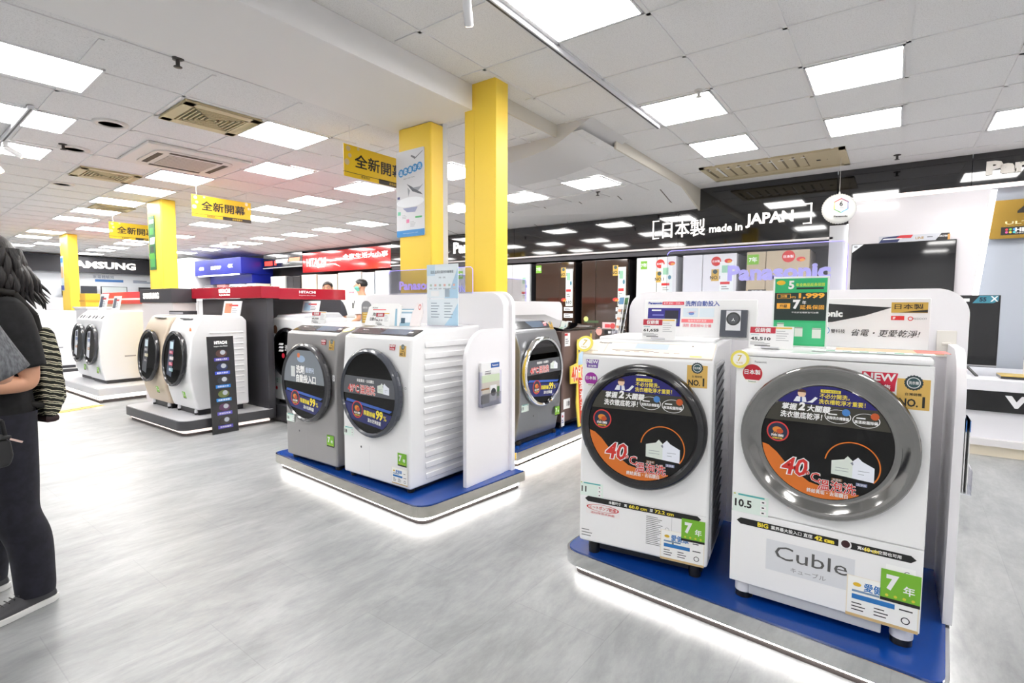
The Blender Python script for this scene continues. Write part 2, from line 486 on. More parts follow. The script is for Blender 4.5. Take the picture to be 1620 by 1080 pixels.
# white display wall of the televisions, back-lit along its edges
mb = MB()
mb.prism([(-0.50, 0.6), (0.60, 0.6), (0.78, 2.62), (-0.50, 2.62)], 7.62, 7.70, 'y', P((226, 222, 226), 0.16, coat=.4))
struct(mb.build('wall_back_panel'))
mb = MB()
mb.prism([(0.61, 0.6), (0.66, 0.6), (0.84, 2.62), (0.79, 2.62)], 7.70, 7.72, 'y', EMIT((255, 255, 255), 2.2, 'back_light'))
mb.box(-0.515, -0.503, 7.64, 7.72, 0.6, 2.36, EMIT((255, 255, 255), 2.2, 'back_light'))
struct(mb.build('trim_7'))
mb = MB(); mb.box(-0.5, XR, 7.80, 7.9, 0, 2.66, P((176, 182, 192), 0.14, coat=.5)); struct(mb.build('wall_back_panel'))

# ================================================================ CEILING FITTINGS
def ceiling_light(x, y, z, wx=0.56, wy=0.56, rot=0.0, label=None, group=None):
    if z == ZL: z = zc(x, y)
    t = thing('ceiling_light', label or 'square LED light panel in the ceiling', 'ceiling light', (x, y, z), rot, group)
    mb = MB(); a, b = wx / 2, wy / 2
    for x0, x1, y0, y1 in ((-a, a, -b, -b + .012), (-a, a, b - .012, b), (-a, -a + .012, -b, b), (a - .012, a, -b, b)):
        mb.box(x0, x1, y0, y1, -0.012, 0.0, P((236, 236, 238), .4))
    mb.build('frame', t)
    mb = MB(); mb.box(-a + .012, a - .012, -b + .012, b - .012, -0.009, -0.001, EMIT((255, 253, 250), PANEL_STRENGTH, 'led_diffuser'))
    mb.build('diffuser', t)
    return t
G = 'square ceiling light panels'
ceiling_light(-1.512, 2.64, ZC, .57, .59, 0, 'large near LED ceiling panel cut by the top edge, beside the lighting track', G)
ceiling_light(-1.512, 4.54, ZC, .57, .59, 0, 'LED ceiling panel with a sprinkler at its back edge, where the lighting track ends', G)
ceiling_light(-1.512, 5.80, ZC, .57, .59, 0, 'LED ceiling panel just before the beige ceiling air conditioner', G)
ceiling_light(-0.302, 4.54, ZC, .57, .59, 0, 'nearer of the two LED ceiling panels over the white washer on the right', G)
ceiling_light(-0.302, 5.80, ZC, .57, .59, 0, 'farther of the two LED ceiling panels over the white washer on the right', G)
ceiling_light(0.907, 6.43, ZC, .57, .59, 0, 'LED ceiling panel at the right edge, before the black television band', G)
ceiling_light(-3.19, 6.05, ZL, .57, .57, LR, 'LED ceiling panel just beyond the curved air duct cover', G)
ceiling_light(-4.36, 6.17, ZL, .57, .57, LR, 'LED ceiling panel seen just right of the nearer yellow pillar', G)
ceiling_light(-4.47, 0.98, ZL, .57, .57, LR, 'biggest LED ceiling panel at the upper left edge', G)
ceiling_light(-5.74, 1.16, ZL, .57, .57, LR, 'LED ceiling panel at the left edge, second from the top', G)
ceiling_light(-7.0, 1.28, ZL, .57, .57, LR, 'LED ceiling panel at the left edge, third from the top, behind the spotlight track', G)
ceiling_light(-4.47, 2.64, ZL, .57, .57, LR, 'LED ceiling panel touching the square slatted vent', G)
ceiling_light(-5.68, 3.28, ZL, .57, .57, LR, 'LED ceiling panel right of the white air conditioner cassette', G)
ceiling_light(-6.95, 2.77, ZL, .57, .57, LR, 'LED ceiling panel left of and beyond the white air conditioner cassette', G)
ceiling_light(-5.65, 4.44, ZL, .57, .57, LR, 'LED ceiling panel below the near yellow opening banner', G)
ceiling_light(-4.20, 4.55, ZL, .57, .57, LR, 'upper LED ceiling panel seen between the two yellow pillars', G)
ceiling_light(-5.57, 6.17, ZL, .57, .57, LR, 'lower LED ceiling panel seen between the two yellow pillars', G)
FAR = 'white LED panel in the rows of lights at the far left end of the ceiling'
for x, y in ((-8.1, 2.8), (-9.32, 2.86), (-10.57, 2.94), (-11.78, 2.99), (-14.35, 3.13), (-15.65, 3.2), (-17.1, 3.8), (-13.03, 3.62), (-18.14, 3.41),
             (-15.4, 4.95), (-16.8, 5.03), (-17.9, 5.05), (-19.5, 5.24), (-14.48, 4.84), (-12.84, 5.01), (-10.5, 4.68), (-9.06, 4.82), (-7.98, 4.55), (-6.84, 4.5),
             (-17.9, 6.6), (-12.86, 6.55), (-14.0, 6.58), (-15.24, 6.65), (-16.76, 6.7), (-11.6, 6.4), (-7.93, 6.29), (-9.18, 6.39), (-10.4, 6.45)):
    ceiling_light(x, y, ZL, .57, .57, LR, FAR, G)
# the same rows continue over the part of the hall behind the camera
for x, y, z in ((-1.512, 0.12, ZC), (-1.512, -2.4, ZC), (0.907, 2.64, ZC), (0.907, 0.12, ZC), (0.907, -2.4, ZC), (3.3, 4.54, ZC), (3.3, 2.64, ZC), (3.3, 0.12, ZC), (3.3, -2.4, ZC), (-1.512, -4.9, ZC), (0.907, -4.9, ZC), (3.3, -4.9, ZC), (3.3, 6.43, ZC),
                (-4.47, -0.8, ZL), (-4.47, -2.6, ZL), (-6.9, -0.6, ZL), (-6.9, -2.5, ZL), (-9.3, 0.9, ZL), (-9.3, -1.0, ZL), (-11.7, 1.0, ZL), (-11.7, -1.0, ZL), (-14.2, 1.1, ZL), (-14.2, -1.2, ZL), (-16.8, 1.2, ZL), (-4.47, -4.6, ZL), (-7.5, -4.6, ZL), (-11, -4.0, ZL)):
    ceiling_light(x, y, z, .57, .57, 0, 'LED ceiling panel over the part of the store behind the camera', 'ceiling light panels behind the camera')

# slatted vents
def vent(name, x, y, z, w, d, rot, label, n=6, col=(212, 198, 158)):
    t = thing(name, label, 'ceiling vent', (x, y, z), rot, 'square slatted ceiling vents')
    m = P(col, .5); mb = MB(); a, b = w / 2, d / 2; k = .08
    for x0, x1, y0, y1 in ((-a, a, -b, -b + k), (-a, a, b - k, b), (-a, -a + k, -b, b), (a - k, a, -b, b)): mb.box(x0, x1, y0, y1, -0.02, 0, m)
    mb.build('frame', t, bevel=.004)
    mb = MB(); mb.box(-a + k, a - k, -b + k, b - k, -0.004, -0.001, P((30, 26, 22), .8)); mb.build('backing', t)
    mb = MB()
    for i in range(n):
        q = a - k - .012 - i * (a - k) / (n + .5); r = b - k - .012 - i * (b - k) / (n + .5); e = .010
        for x0, x1, y0, y1 in ((-q, q, -r, -r + e), (-q, q, r - e, r), (-q, -q + e, -r, r), (q - e, q, -r, r)): mb.box(x0, x1, y0, y1, -0.022, -0.005, m)
    mb.build('slats', t)
vent('ceiling_vent', -4.54, 2.06, ZL, .57, .57, LR, 'beige slatted square vent nearest the beam, beside a light panel')
vent('ceiling_vent', -7.5, 2.2, ZL, .57, .57, LR, 'beige slatted square vent farther left, beyond the round speakers')
vent('ceiling_vent', -9.95, 2.98, ZL, .5, .5, LR, 'small beige vent between far left light panels above the far pillar')
# cassette air conditioner
t = thing('air_conditioner', 'white cassette air conditioner with rounded centre in the left ceiling', 'air conditioner', (-6.05, 2.47, ZL), LR)
mb = MB(); mb.box(-.47, .47, -.47, .47, -.03, 0, P((228, 224, 220), .45)); mb.build('panel', t, bevel=.012)
mb = MB(); mb.prism(rounded(-.36, .36, -.36, .36, .12), -.042, -.03, 'z', P((218, 214, 210), .45)); mb.build('face', t)
mb = MB(); mb.box(-.22, .22, -.22, .22, -.047, -.042, P((196, 188, 180), .6))
for i in range(9): mb.box(-.22 + i * .049, -.212 + i * .049, -.22, .22, -.049, -.047, P((168, 160, 152), .6))
mb.build('intake_grille', t)
for i in range(4):
    mb = MB(); mb.M = Matrix.Rotation(i * PI / 2, 4, 'Z')
    mb.box(-.24, .24, .275, .325, -.045, -.042, P((60, 48, 42), .6)); mb.build('air_slot', t)
# beige air conditioner on the right
t = thing('air_conditioner', 'long beige recessed air conditioner grille in the right ceiling by the black band', 'air conditioner', (-1.24, 6.94, ZC))
BEI = P((196, 182, 150), .5)
mb = MB()
for x0, x1, y0, y1 in ((-.75, .75, -.4, -.34), (-.75, .75, .34, .4), (-.75, -.69, -.4, .4), (.69, .75, -.4, .4)): mb.box(x0, x1, y0, y1, -.02, 0, BEI)
mb.build('frame', t)
mb = MB(); mb.box(-.69, .36, -.34, .34, -.003, 0, P((120, 106, 84), .6)); mb.build('backing', t)
mb = MB()
for i in range(9):
    x = -.66 + i * .115
    mb.add([(x, -.3, -.012), (x + .085, -.3, -.004), (x + .085, .22, -.004), (x, .22, -.012)], [(0, 1, 2, 3)], BEI)
mb.box(-.69, .36, .22, .34, -.014, -.002, BEI)
mb.build('louvres', t)
mb = MB(); mb.box(.36, .69, -.34, .34, -.012, 0, BEI); mb.box(.45, .49, -.02, .02, -.014, -.012, INK); mb.box(.55, .56, 0, .01, -.014, -.012, INK); mb.build('service_panel', t)
# round speakers
for x, y, l in ((-5.35, 1.62, 'round white ceiling speaker nearest the beam, above a dark sprinkler'), (-6.5, 1.66, 'round white ceiling speaker beside the spotlight track'), (-8.5, 2.03, 'small round ceiling speaker farthest left')):
    t = thing('ceiling_speaker', l, 'ceiling speaker', (x, y, ZL), 0, 'round ceiling speakers')
    mb = MB(); mb.lathe([(.125, 0), (.125, -.012), (.085, -.018), (.085, -.006)], (0, 0, 0), P((222, 218, 214), .4), 'z', 32); mb.build('trim_ring', t)
    mb = MB(); mb.lathe([(.085, -.008), (0, -.008)], (0, 0, 0), P((170, 164, 158), .7), 'z', 32); mb.build('grille', t)
# sprinklers
for x, y, z, l, dark in ((-1.30, 4.22, ZC, 'white sprinkler at the edge of a right hand light panel', 0), (-3.63, 1.46, ZL, 'dark sprinkler beside the lower edge of the white beam', 1),
                         (-6.42, 1.56, ZL, 'dark sprinkler between the two round speakers', 1), (-4.2, 5.55, ZL, 'small sprinkler hanging between the yellow pillars', 1),
                         (-3.35, 6.55, ZL, 'sprinkler hanging below the light panel beyond the duct cover', 1), (-0.05, 7.25, ZC, 'dark sprinkler near the black television band', 1),
                         (-6.6, 5.9, ZL, 'small sprinkler left of the poster pillar', 1)):
    t = thing('sprinkler', l, 'sprinkler', (x, y, zc(x, y) if z == ZL else z), 0, 'ceiling sprinklers')
    mt = P((70, 66, 64), .4, .5) if dark else P((200, 198, 196), .4, .4)
    mb = MB(); mb.lathe([(.035, 0), (.035, -.006), (.012, -.01)], (0, 0, 0), mt, 'z', 16); mb.build('flange', t)
    mb = MB(); mb.cyl((0, 0, -.01), (0, 0, -.045), .012, mt, 10); mb.lathe([(.024, -.048), (.024, -.052), (0, -.052)], (0, 0, 0), mt, 'z', 12); mb.build('head', t)
# lighting tracks and spots
def track(x0, y0, x1, y1, z, label):
    mb = MB(); d = Vector((x1 - x0, y1 - y0, 0)); L = d.length
    mb.M = Matrix.Translation((x0, y0, z)) @ Matrix.Rotation(math.atan2(d.y, d.x), 4, 'Z')
    mb.box(0, L, -.018, .018, -.03, 0, P((226, 226, 230), .35)); mb.box(0, L, -.006, .006, -.032, -.03, P((60, 60, 64), .4))
    return tag(mb.build('lighting_track'), label, 'lighting track', 'ceiling lighting tracks')
track(-1.835, -1.5, -1.835, 4.78, ZC - .008, 'long white lighting track running past the large near light panel')
track(-5.35, 1.12, -7.6, 1.22, ZL - .008, 'white lighting track with spotlights at the left edge of the ceiling')
def spot(x, y, z, d, label):
    t = thing('spotlight', label, 'spotlight', (x, y, z), 0, 'track spotlights')
    mb = MB(); mb.box(-.035, .035, -.018, .018, -.05, 0, WHITE); mb.build('mount', t)
    d = Vector(d).normalized(); p = Vector((0, 0, -.05))
    mb = MB(); mb.cyl(p, p + d * .13, .024, WHITE, 18); mb.build('barrel', t)
    mb = MB(); mb.cyl(p + d * .128, p + d * .134, .019, EMIT((255, 214, 170), 5.0, 'spot_lens'), 18); mb.build('lens', t)
spot(-1.86, 2.13, ZC - .03, (-.3, .5, -.75), 'white track spotlight at the top edge right of the beam')
spot(-6.62, 1.19, ZL - .03, (.1, .85, -.5), 'lit white spotlight on the left track')
spot(-7.35, 1.21, ZL - .03, (.1, .6, -.8), 'second white spotlight behind it on the left track')
# curved duct cover
t = MB()
prof = [(-2.24, ZC - .001), (-2.40, 2.945), (-2.52, 2.885), (-2.62, 2.842), (-2.72, 2.815), (-2.90, 2.785), (-3.13, 2.757), (-3.6, 2.735), (-3.6, 2.925), (-2.61, 2.925), (-2.61, ZC - .001)]
t.prism(prof, 4.24, 5.04, 'y', P((214, 212, 212), .5))
tag(t.build('air_duct_cover', autosmooth=True), 'white curved air duct cover bulging below the ceiling right of the pillars', 'duct cover')
# dome camera, far
t = thing('security_camera', 'small white bullet security camera on the far ceiling left of the blue sign', 'camera', (-12.2, 5.75, ZL))
mb = MB(); mb.cyl((0, 0, 0), (0, 0, -.12), .03, WHITE, 10); mb.build('mount', t)
mb = MB(); mb.box(-.18, .18, -.06, .06, -.2, -.1, WHITE); mb.build('housing', t, bevel=.02)

# opening banners
def banner(x, y0, y1, ztop, h, label):
    t = thing('hanging_banner', label, 'banner', (x, (y0 + y1) / 2, ztop), PI / 2, 'yellow opening banners')
    w = y1 - y0
    YB_ = P((226, 190, 34), .5)
    mb = MB(); mb.box(-w / 2, w / 2, 0, .006, -h, 0, YB_)
    GB = P((96, 84, 44), .5)
    for side in (0, 1):
        yy = -.0012 if side == 0 else .0072
        mb.rect(-.02, -h * .86, w * .96, h * .018, GB, yy)
    mb.rect(w * .25, -h * .92, w * .5, h * .16, P((52, 44, 36), .5), -.0012)
    for px, pz, r in ((-.44, -.12, .022), (-.42, -.33, .018), (-.46, -.55, .026), (-.30, -.06, .014), (.42, -.1, .02), (.46, -.3, .016)):
        mb.disc(px * w, pz * h, r, P((206, 190, 160), .3, .4), -.0012, n=16)
    mb.text('全新開幕', .02 * w, -h * .45, h * .42, INK, -.002, 'c', w * .74, bold=.03)
    mb.text('會員限定', -.2 * w, -h * .92, h * .085, P((90, 70, 20), .5), -.002, 'c', bold=.01)
    mb.text('超值優惠中', .25 * w, -h * .92, h * .09, P((220, 190, 60), .5), -.002, 'c', bold=.01)
    mb.build('sheet', t)
    for sx in (-1, 1):
        mb = MB(); mb.tube([(sx * w * .42, .003, 0), (sx * w * .42, .003, ZL - ztop)], .0025, CABLE, 5); mb.build('cord', t)
banner(-3.77, 2.76, 3.49, 2.70, .265, 'yellow opening banner nearest, partly behind the poster pillar')
banner(-7.0, 2.91, 3.64, 2.70, .265, 'yellow opening banner fully visible at mid distance, right of the far pillar')
banner(-10.4, 3.06, 3.79, 2.70, .27, 'yellow opening banner partly hidden by the far yellow pillar')
# ================================================================ WASHERS
def frame(x, y, z, lean):
    return Matrix.Translation((x, y, z)) @ Matrix.Rotation(-lean, 4, 'X')

# ---- small prints stuck on machines (each one a part); M = frame of the face it sits on
def prt(t, name, M, fn, label=None):
    mb = MB(); mb.M = M; fn(mb); return mb.build(name, t, label=label)
def no1_sticker(t, M, x, z, w, y=0.0):
    def fn(m):
        h = w * 1.15
        m.box(x - w / 2, x + w / 2, y - .0012, y, z - h / 2, z + h / 2, GOLD)
        a = y - .0018
        m.text('NO.', x - w * .13, z - h * .28, h * .27, INK, a, 'c', w * .58, bold=.03); m.text('1', x + w * .32, z - h * .24, h * .36, INK, a, 'c', bold=.02)
        m.text('台灣銷售', x, z + h * .0, h * .10, INK, a, 'c', w * .5, bold=.01)
        n = 18
        m.poly([(x + w * .27 * (1 + .1 * (i % 2)) * math.cos(2 * PI * i / (2 * n)), z + h * .38 + w * .27 * (1 + .1 * (i % 2)) * math.sin(2 * PI * i / (2 * n))) for i in range(2 * n)], P((38, 58, 62), .3), a)
        m.disc(x, z + h * .38, w * .21, P((225, 230, 230), .4), a - .0004); m.disc(x, z + h * .38, w * .18, P((52, 84, 88), .3), a - .0008)
        m.text('洗衣機', x, z + h * .38, h * .11, INKW, a - .0012, 'c', w * .3, bold=.01)
    return prt(t, 'award_sticker', M, fn, 'gold award sticker')
def new_sticker(t, M, x, z, w, y=0.0, col=(190, 28, 52), txt='新發售'):
    def fn(m):
        h = w * .62; R_ = P(col, .4); a = y - .0014
        m.poly([(x - w * .5, z - h * .02), (x + w * .45, z - h * .02), (x + w * .5, z + h * .5), (x - w * .5, z + h * .5)], R_, y - .001)
        m.poly([(x - w * .42, z - h * .5), (x + w * .43, z - h * .5), (x + w * .45, z - h * .02), (x - w * .44, z - h * .02)], R_, y - .001)
        m.text('NEW', x, z + h * .24, h * .42, INKW, a, 'c', w * .9, bold=.03)
        m.text(txt, x, z - h * .27, h * .24, INKW, a, 'c', w * .62, bold=.02)
    return prt(t, 'new_product_sticker', M, fn, 'new product sticker')
def origin_sticker(t, M, x, z, r, y=0.0, col=(196, 34, 52), txt='日本製'):
    def fn(m):
        m.disc(x, z, r, P((246, 240, 226), .4), y - .0008); m.disc(x, z + r * .04, r * .96, P(col, .4), y - .0012)
        m.segment(x, z + r * .04, r * .96, -1, -.72, P((246, 246, 240), .4), y - .0016)
        m.text(txt, x, z + r * .18, r * .52, INKW, y - .002, 'c', r * 1.55, bold=.03)
        m.text('Panasonic', x, z - r * .82, r * .14, P((30, 110, 50), .4), y - .0022, 'c', bold=.02)
    return prt(t, 'origin_sticker', M, fn, 'round made in Japan sticker')
def warranty_sticker(t, M, x, z, w, y=0.0):
    def fn(m):
        h = w * 1.0; a = y - .0014
        m.rect(x, z, w, h, GREEN, y - .001); m.rect(x, z - h * .46, w, h * .1, INK, y - .0012)
        m.text('7', x - w * .2, z + h * .1, h * .5, INKW, a, 'c', w * .32, bold=.06); m.text('年', x + w * .22, z - h * .04, h * .28, INKW, a, 'c', bold=.03)
        for i in range(4): m.disc(x - w * .33 + i * w * .22, z - h * .32, w * .045, P((214, 206, 60), .4), a, n=10)
    return prt(t, 'warranty_sticker', M, fn, 'green seven year warranty sticker')
def health_sticker(t, M, x, z, w, y=0.0):
    def fn(m):
        h = w * .72; a = y - .0014
        m.rect(x, z, w, h, P((238, 228, 208), .5), y - .001); m.rect(x, z + h * .02, w * .97, h * .94, P((248, 248, 244), .5), y - .0012); m.rect(x, z - h * .46, w, h * .07, P((214, 184, 130), .5), y - .0014)
        BL = P((44, 120, 190), .4)
        m.text('愛健康', x - w * .05, z + h * .28, h * .2, BL, a, 'c', w * .4, bold=.03)
        m.disc(x - w * .35, z + h * .3, w * .06, P((228, 186, 50), .4), a, w * .035)
        m.rect(x - w * .12, z + h * .0, w * .6, h * .12, BL, a); m.lines(x - w * .42, z + h * .14, w * .6, 1, .01, P((120, 150, 180), .5), a, h * .05)
        m.lines(x - w * .42, z - h * .16, w * .22, 3, h * .08, INK, a, h * .025); m.lines(x - w * .1, z - h * .16, w * .22, 3, h * .08, INK, a, h * .025)
        m.lines(x + w * .24, z + h * .22, w * .2, 2, h * .24, INK, a, h * .03); m.ring(x + w * .33, z - h * .26, w * .045, w * .06, INK, a)
    return prt(t, 'health_sticker', M, fn, 'white and blue wellness sticker')
def capacity_sticker(t, M, x, z, w, txt, y=0.0):
    def fn(m):
        h = w * .58; a = y - .0014
        m.rect(x, z, w, h, P((226, 240, 232), .5), y - .001); m.rect(x + w * .02, z + h * .43, w * .74, h * .09, P((84, 176, 176), .5), y - .0012)
        m.disc(x - w * .45, z + h * .44, w * .03, P((190, 180, 40), .4), y - .0013, w * .02)
        m.text(txt, x - w * .44, z - h * .02, h * .42, INK, a, 'l', bold=.03)
        for i in range(3): m.rect(x + w * .36, z + h * (.22 - .28 * i), w * .16, h * .18, INKW, y - .0012); m.lines(x + w * .32, z + h * (.22 - .28 * i), w * .1, 1, .01, INK, a, h * .07)
    return prt(t, 'capacity_sticker', M, fn, 'capacity sticker reading ' + txt)
def price_tag7(t, M, x, z, r, y=0.0):
    def fn(m):
        YL = P((238, 224, 96), .4)
        m.lathe([(r, 0), (r, -.003), (0, -.003)], (x, y, z), YL, 'y', 32, False)
        m.disc(x, z, r * .72, P((248, 246, 238), .4), y - .0036)
        m.text('7', x, z + r * .12, r * .72, P((206, 176, 60), .4), y - .004, 'c', bold=.01); m.text('年保固', x, z - r * .42, r * .22, P((206, 176, 60), .4), y - .004, 'c')
    return prt(t, 'round_tag', M, fn, 'round yellow tag with a seven')
def mite_icon(m, x, z, r, a, outline=(214, 60, 60)):
    m.disc(x, z, r, P(outline, .4), a); m.disc(x, z, r * .87, P((26, 40, 66), .4), a - .0004)
    m.disc(x - r * .05, z + r * .2, r * .42, P((226, 140, 50), .4), a - .0008, r * .28)
    m.disc(x + r * .2, z + r * .05, r * .3, P((200, 80, 40), .4), a - .0012, r * .24)
    for k in range(4): m.poly([(x - r * .3 + k * r * .18, z), (x - r * .24 + k * r * .18, z), (x - r * .36 + k * r * .2, z - r * .24), (x - r * .42 + k * r * .2, z - r * .24)], P((226, 140, 50), .4), a - .0010)
    m.text('除菌', x, z - r * .38, r * .24, INKW, a - .0014, 'c', r * 1.1, bold=.04); m.text('除蟎抗敏', x, z - r * .66, r * .18, P((240, 200, 60), .4), a - .0014, 'c', r * .9, bold=.03)
def shirt_icon(m, x, z, w, a):
    A = P((222, 230, 222), .6); B = P((236, 240, 250), .6); C = P((120, 128, 140), .6)
    m.poly([(x - w * .5, z - w * .26), (x, z - w * .30), (x, z + w * .18), (x - w * .12, z + w * .30), (x - w * .2, z + w * .2), (x - w * .5, z + w * .12)], A, a)
    m.poly([(x, z - w * .30), (x + w * .5, z - w * .34), (x + w * .5, z + w * .06), (x + w * .22, z + w * .2), (x + w * .12, z + w * .30), (x, z + w * .18)], B, a)
    m.poly([(x - w * .06, z + w * .12), (x, z + w * .06), (x + w * .02, z + w * .09), (x + .0, z + w * .16)], C, a - .0004)
    for dz in (.02, -.06): m.rect(x - w * .25, z - w * (.08 - dz), w * .32, w * .012, C, a - .0004)
    m.rect(x + w * .26, z - w * .07, w * .26, w * .012, C, a - .0004); m.rect(x + w * .2, z - w * .16, w * .14, w * .012, C, a - .0004)
def soak_door_print(m, r, y):
    """large round promotion print inside the door of the two right-hand machines"""
    a = y - .0005
    m.segment(0, 0, r, .66, .995, P((36, 32, 112), .25), a)
    m.segment(0, 0, r, .32, .66, P((62, 60, 52), .25), a)
    # helper figure on the blue cap: head, hair, shirt, raised hand
    fx, fz = -r * .37, r * .84; W_ = P((236, 238, 246), .5)
    m.disc(fx, fz, r * .065, P((240, 206, 176), .5), a - .0006); m.segment(fx, fz + r * .008, r * .072, .2, 1, P((74, 38, 30), .5), a - .001)
    m.poly([(fx - r * .13, fz - r * .15), (fx + r * .08, fz - r * .15), (fx + r * .06, fz - r * .055), (fx - r * .08, fz - r * .055)], W_, a - .0006)
    m.poly([(fx + r * .08, fz - r * .15), (fx + r * .17, fz - r * .15), (fx + r * .25, fz - r * .06), (fx + r * .21, fz - r * .04), (fx + r * .15, fz - r * .11)], W_, a - .0006)
    m.poly([(fx - r * .025, fz - r * .15), (fx + r * .01, fz - r * .15), (fx + r * .005, fz - r * .06), (fx - r * .02, fz - r * .06)], P((40, 70, 150), .5), a - .001)
    m.rect(r * .07, r * .915, r * .30, r * .055, YELINK, a - .0006); m.text('洗衣小幫手提醒', r * .07, r * .915, r * .036, P((60, 60, 60), .5), a - .001, 'c', r * .26)
    m.text('不必分開洗，', -r * .09, r * .83, r * .085, YELINK, a - .0006, 'l', r * .44, bold=.02)
    m.text('洗衣槽乾淨才重要！', -r * .10, r * .73, r * .085, YELINK, a - .0006, 'l', r * .68, bold=.02)
    m.text('掌握', -r * .68, r * .59, r * .115, INKW, a - .0006, 'l', r * .24, bold=.04, shear=.15)
    m.text('2', -r * .42, r * .61, r * .15, INKW, a - .0006, 'l', r * .11, bold=.05, shear=.15)
    m.text('大關鍵', -r * .28, r * .59, r * .115, INKW, a - .0006, 'l', r * .36, bold=.04, shear=.15)
    m.text('洗衣徹底乾淨！', -r * .70, r * .445, r * .115, INKW, a - .0006, 'l', r * .66, bold=.03, shear=.1)
    for cx, cz, s1, col in ((r * .19, r * .49, '消除洗衣槽黴菌', (70, 130, 200)), (r * .60, r * .47, '高溫殺菌除蟎', (200, 90, 40))):
        m.ring(cx, cz, r * .115, r * .122, INKW, a - .0006, sx=1.6)
        m.text(s1, cx, cz - r * .03, r * .055, INKW, a - .001, 'c', r * .33, bold=.03); m.lines(cx - r * .14, cz + r * .035, r * .2, 1, .01, INKW, a - .001, r * .02)
        m.disc(cx + r * .12, cz + r * .085, r * .06, P(col, .4), a - .0012)
    mite_icon(m, -r * .735, r * .10, r * .185, a - .0004)
    # orange swoosh and the soak slogan
    m.poly([(-r * .985, -r * .14), (-r * .88, -r * .17), (-r * .74, -r * .28), (-r * .55, -r * .50), (-r * .2, -r * .74), (r * .2, -r * .83), (r * .55, -r * .82)] +
           [(r * math.cos(a_), r * math.sin(a_)) for a_ in [math.radians(-57 - i * 6.35) for i in range(18)]], P((218, 116, 40), .35), a)
    m.ring(r * .43, -r * .33, r * .39, r * .41, ORANGE, a - .0008, a0=math.radians(-38), a1=math.radians(172))
    shirt_icon(m, r * .44, -r * .36, r * .62, a - .0012)
    m.rect(r * .22, -r * .62, r * .16, r * .055, P((110, 70, 30), .5), a - .0012); m.text('洗淨前', r * .22, -r * .62, r * .042, INKW, a - .0016, 'c')
    m.rect(r * .58, -r * .64, r * .16, r * .055, P((120, 130, 170), .5), a - .0012); m.text('洗淨後', r * .58, -r * .64, r * .042, INKW, a - .0016, 'c')
    for bold, c, yy in ((.07, INKW, a - .002), (.02, P((206, 46, 40), .4), a - .0028)):
        m.text('40', -r * .44, -r * .50, r * (.36 if bold > .05 else .33), c, yy, 'c', r * (.47 if bold > .05 else .42), bold=bold, shear=.2)
        m.text('°C', -r * .15, -r * .63, r * (.19 if bold > .05 else .165), c, yy, 'c', bold=bold * .6)
        m.text('溫泡洗', r * .22, -r * .745, r * .19, c, yy, 'c', r * .56, bold=.055 if bold > .05 else .018)
    m.text('終結黃垢・去垢鑽白', r * .08, -r * .885, r * .075, INKW, a - .002, 'c', r * .62, bold=.02)
def sanit_door_print(m, r, y, top):
    """print on the other machines: slogan on the upper half, navy 99 % band below"""
    a = y - .0005
    if top == 'soak':
        m.segment(0, 0, r, -.06, .40, P((92, 94, 100), .2), a)
        for bold, c, yy in ((.07, INKW, a - .0008), (.02, P((206, 46, 40), .4), a - .0014)):
            m.text('40°C', -r * .58, r * .08, r * .22, c, yy, 'c', r * .46, bold=bold)
            m.text('溫泡洗', -r * .02, r * .08, r * .22, c, yy, 'c', r * .58, bold=bold)
        m.text('終結黃垢・去垢鑽白', -r * .1, r * .30, r * .08, INKW, a - .001, 'c', r * .66, bold=.02)
        shirt_icon(m, r * .58, r * .17, r * .44, a - .001)
    else:
        m.segment(0, 0, r, .0, .93, P((128, 134, 142), .2), a)
        m.disc(-r * .1, r * .68, r * .2, P((150, 172, 200), .4), a - .0006, r * .1); m.disc(-r * .22, r * .78, r * .07, P((206, 110, 60), .4), a - .0008)
        m.text('洗劑', -r * .15, r * .38, r * .22, INKW, a - .001, 'c', r * .40, bold=.05); m.text('超便利', r * .32, r * .38, r * .15, P((200, 214, 236), .4), a - .001, 'c', r * .4, bold=.02)
        m.text('自動投入口', r * .12, r * .12, r * .22, INKW, a - .001, 'c', r * .95, bold=.05)
        m.rect(-r * .52, r * .3, r * .2, r * .3, P((210, 214, 214), .4), a - .0008)
    m.segment(0, 0, r, -.80, -.38, P((34, 40, 104), .22), a, tilt=-.10)
    m.poly([(-r * .9, -r * .27), (r * .8, -r * .42), (r * .9, -r * .36), (-r * .86, -r * .2)], P((60, 100, 190), .3), a - .0004)
    mite_icon(m, -r * .44, -r * .46, r * .22, a - .0006)
    m.text('除菌除蟎', r * .04, -r * .52, r * .13, YELINK, a - .001, 'c', r * .44, bold=.03, rot=-.1)
    m.text('99', r * .42, -r * .52, r * .24, YELINK, a - .001, 'c', r * .26, bold=.04, rot=-.1); m.text('%', r * .63, -r * .57, r * .12, YELINK, a - .001, 'c')
    m.text('溫水洗淨除菌', r * .22, -r * .70, r * .10, INKW, a - .001, 'c', r * .5, bold=.02, rot=-.1)
def feature_door_print(m, r, y, cols):
    a = y - .0005
    m.poly([(-r * .62, -r * .68), (-r * .1, -r * .78), (r * .05, r * .80), (-r * .45, r * .72)], P(cols[0], .35), a)
    m.rect(-r * .22, r * .55, r * .34, r * .3, P(cols[1], .4), a - .0006)
    for i, c in enumerate(cols[2:]):
        m.rect(-r * .22 + r * .05 * (i % 2), r * .25 - i * r * .24, r * .4, r * .14, P(c, .4), a - .0006)
        m.lines(-r * .38, r * .25 - i * r * .24 + .01, r * .3, 2, .014, INKW, a - .001, .005)

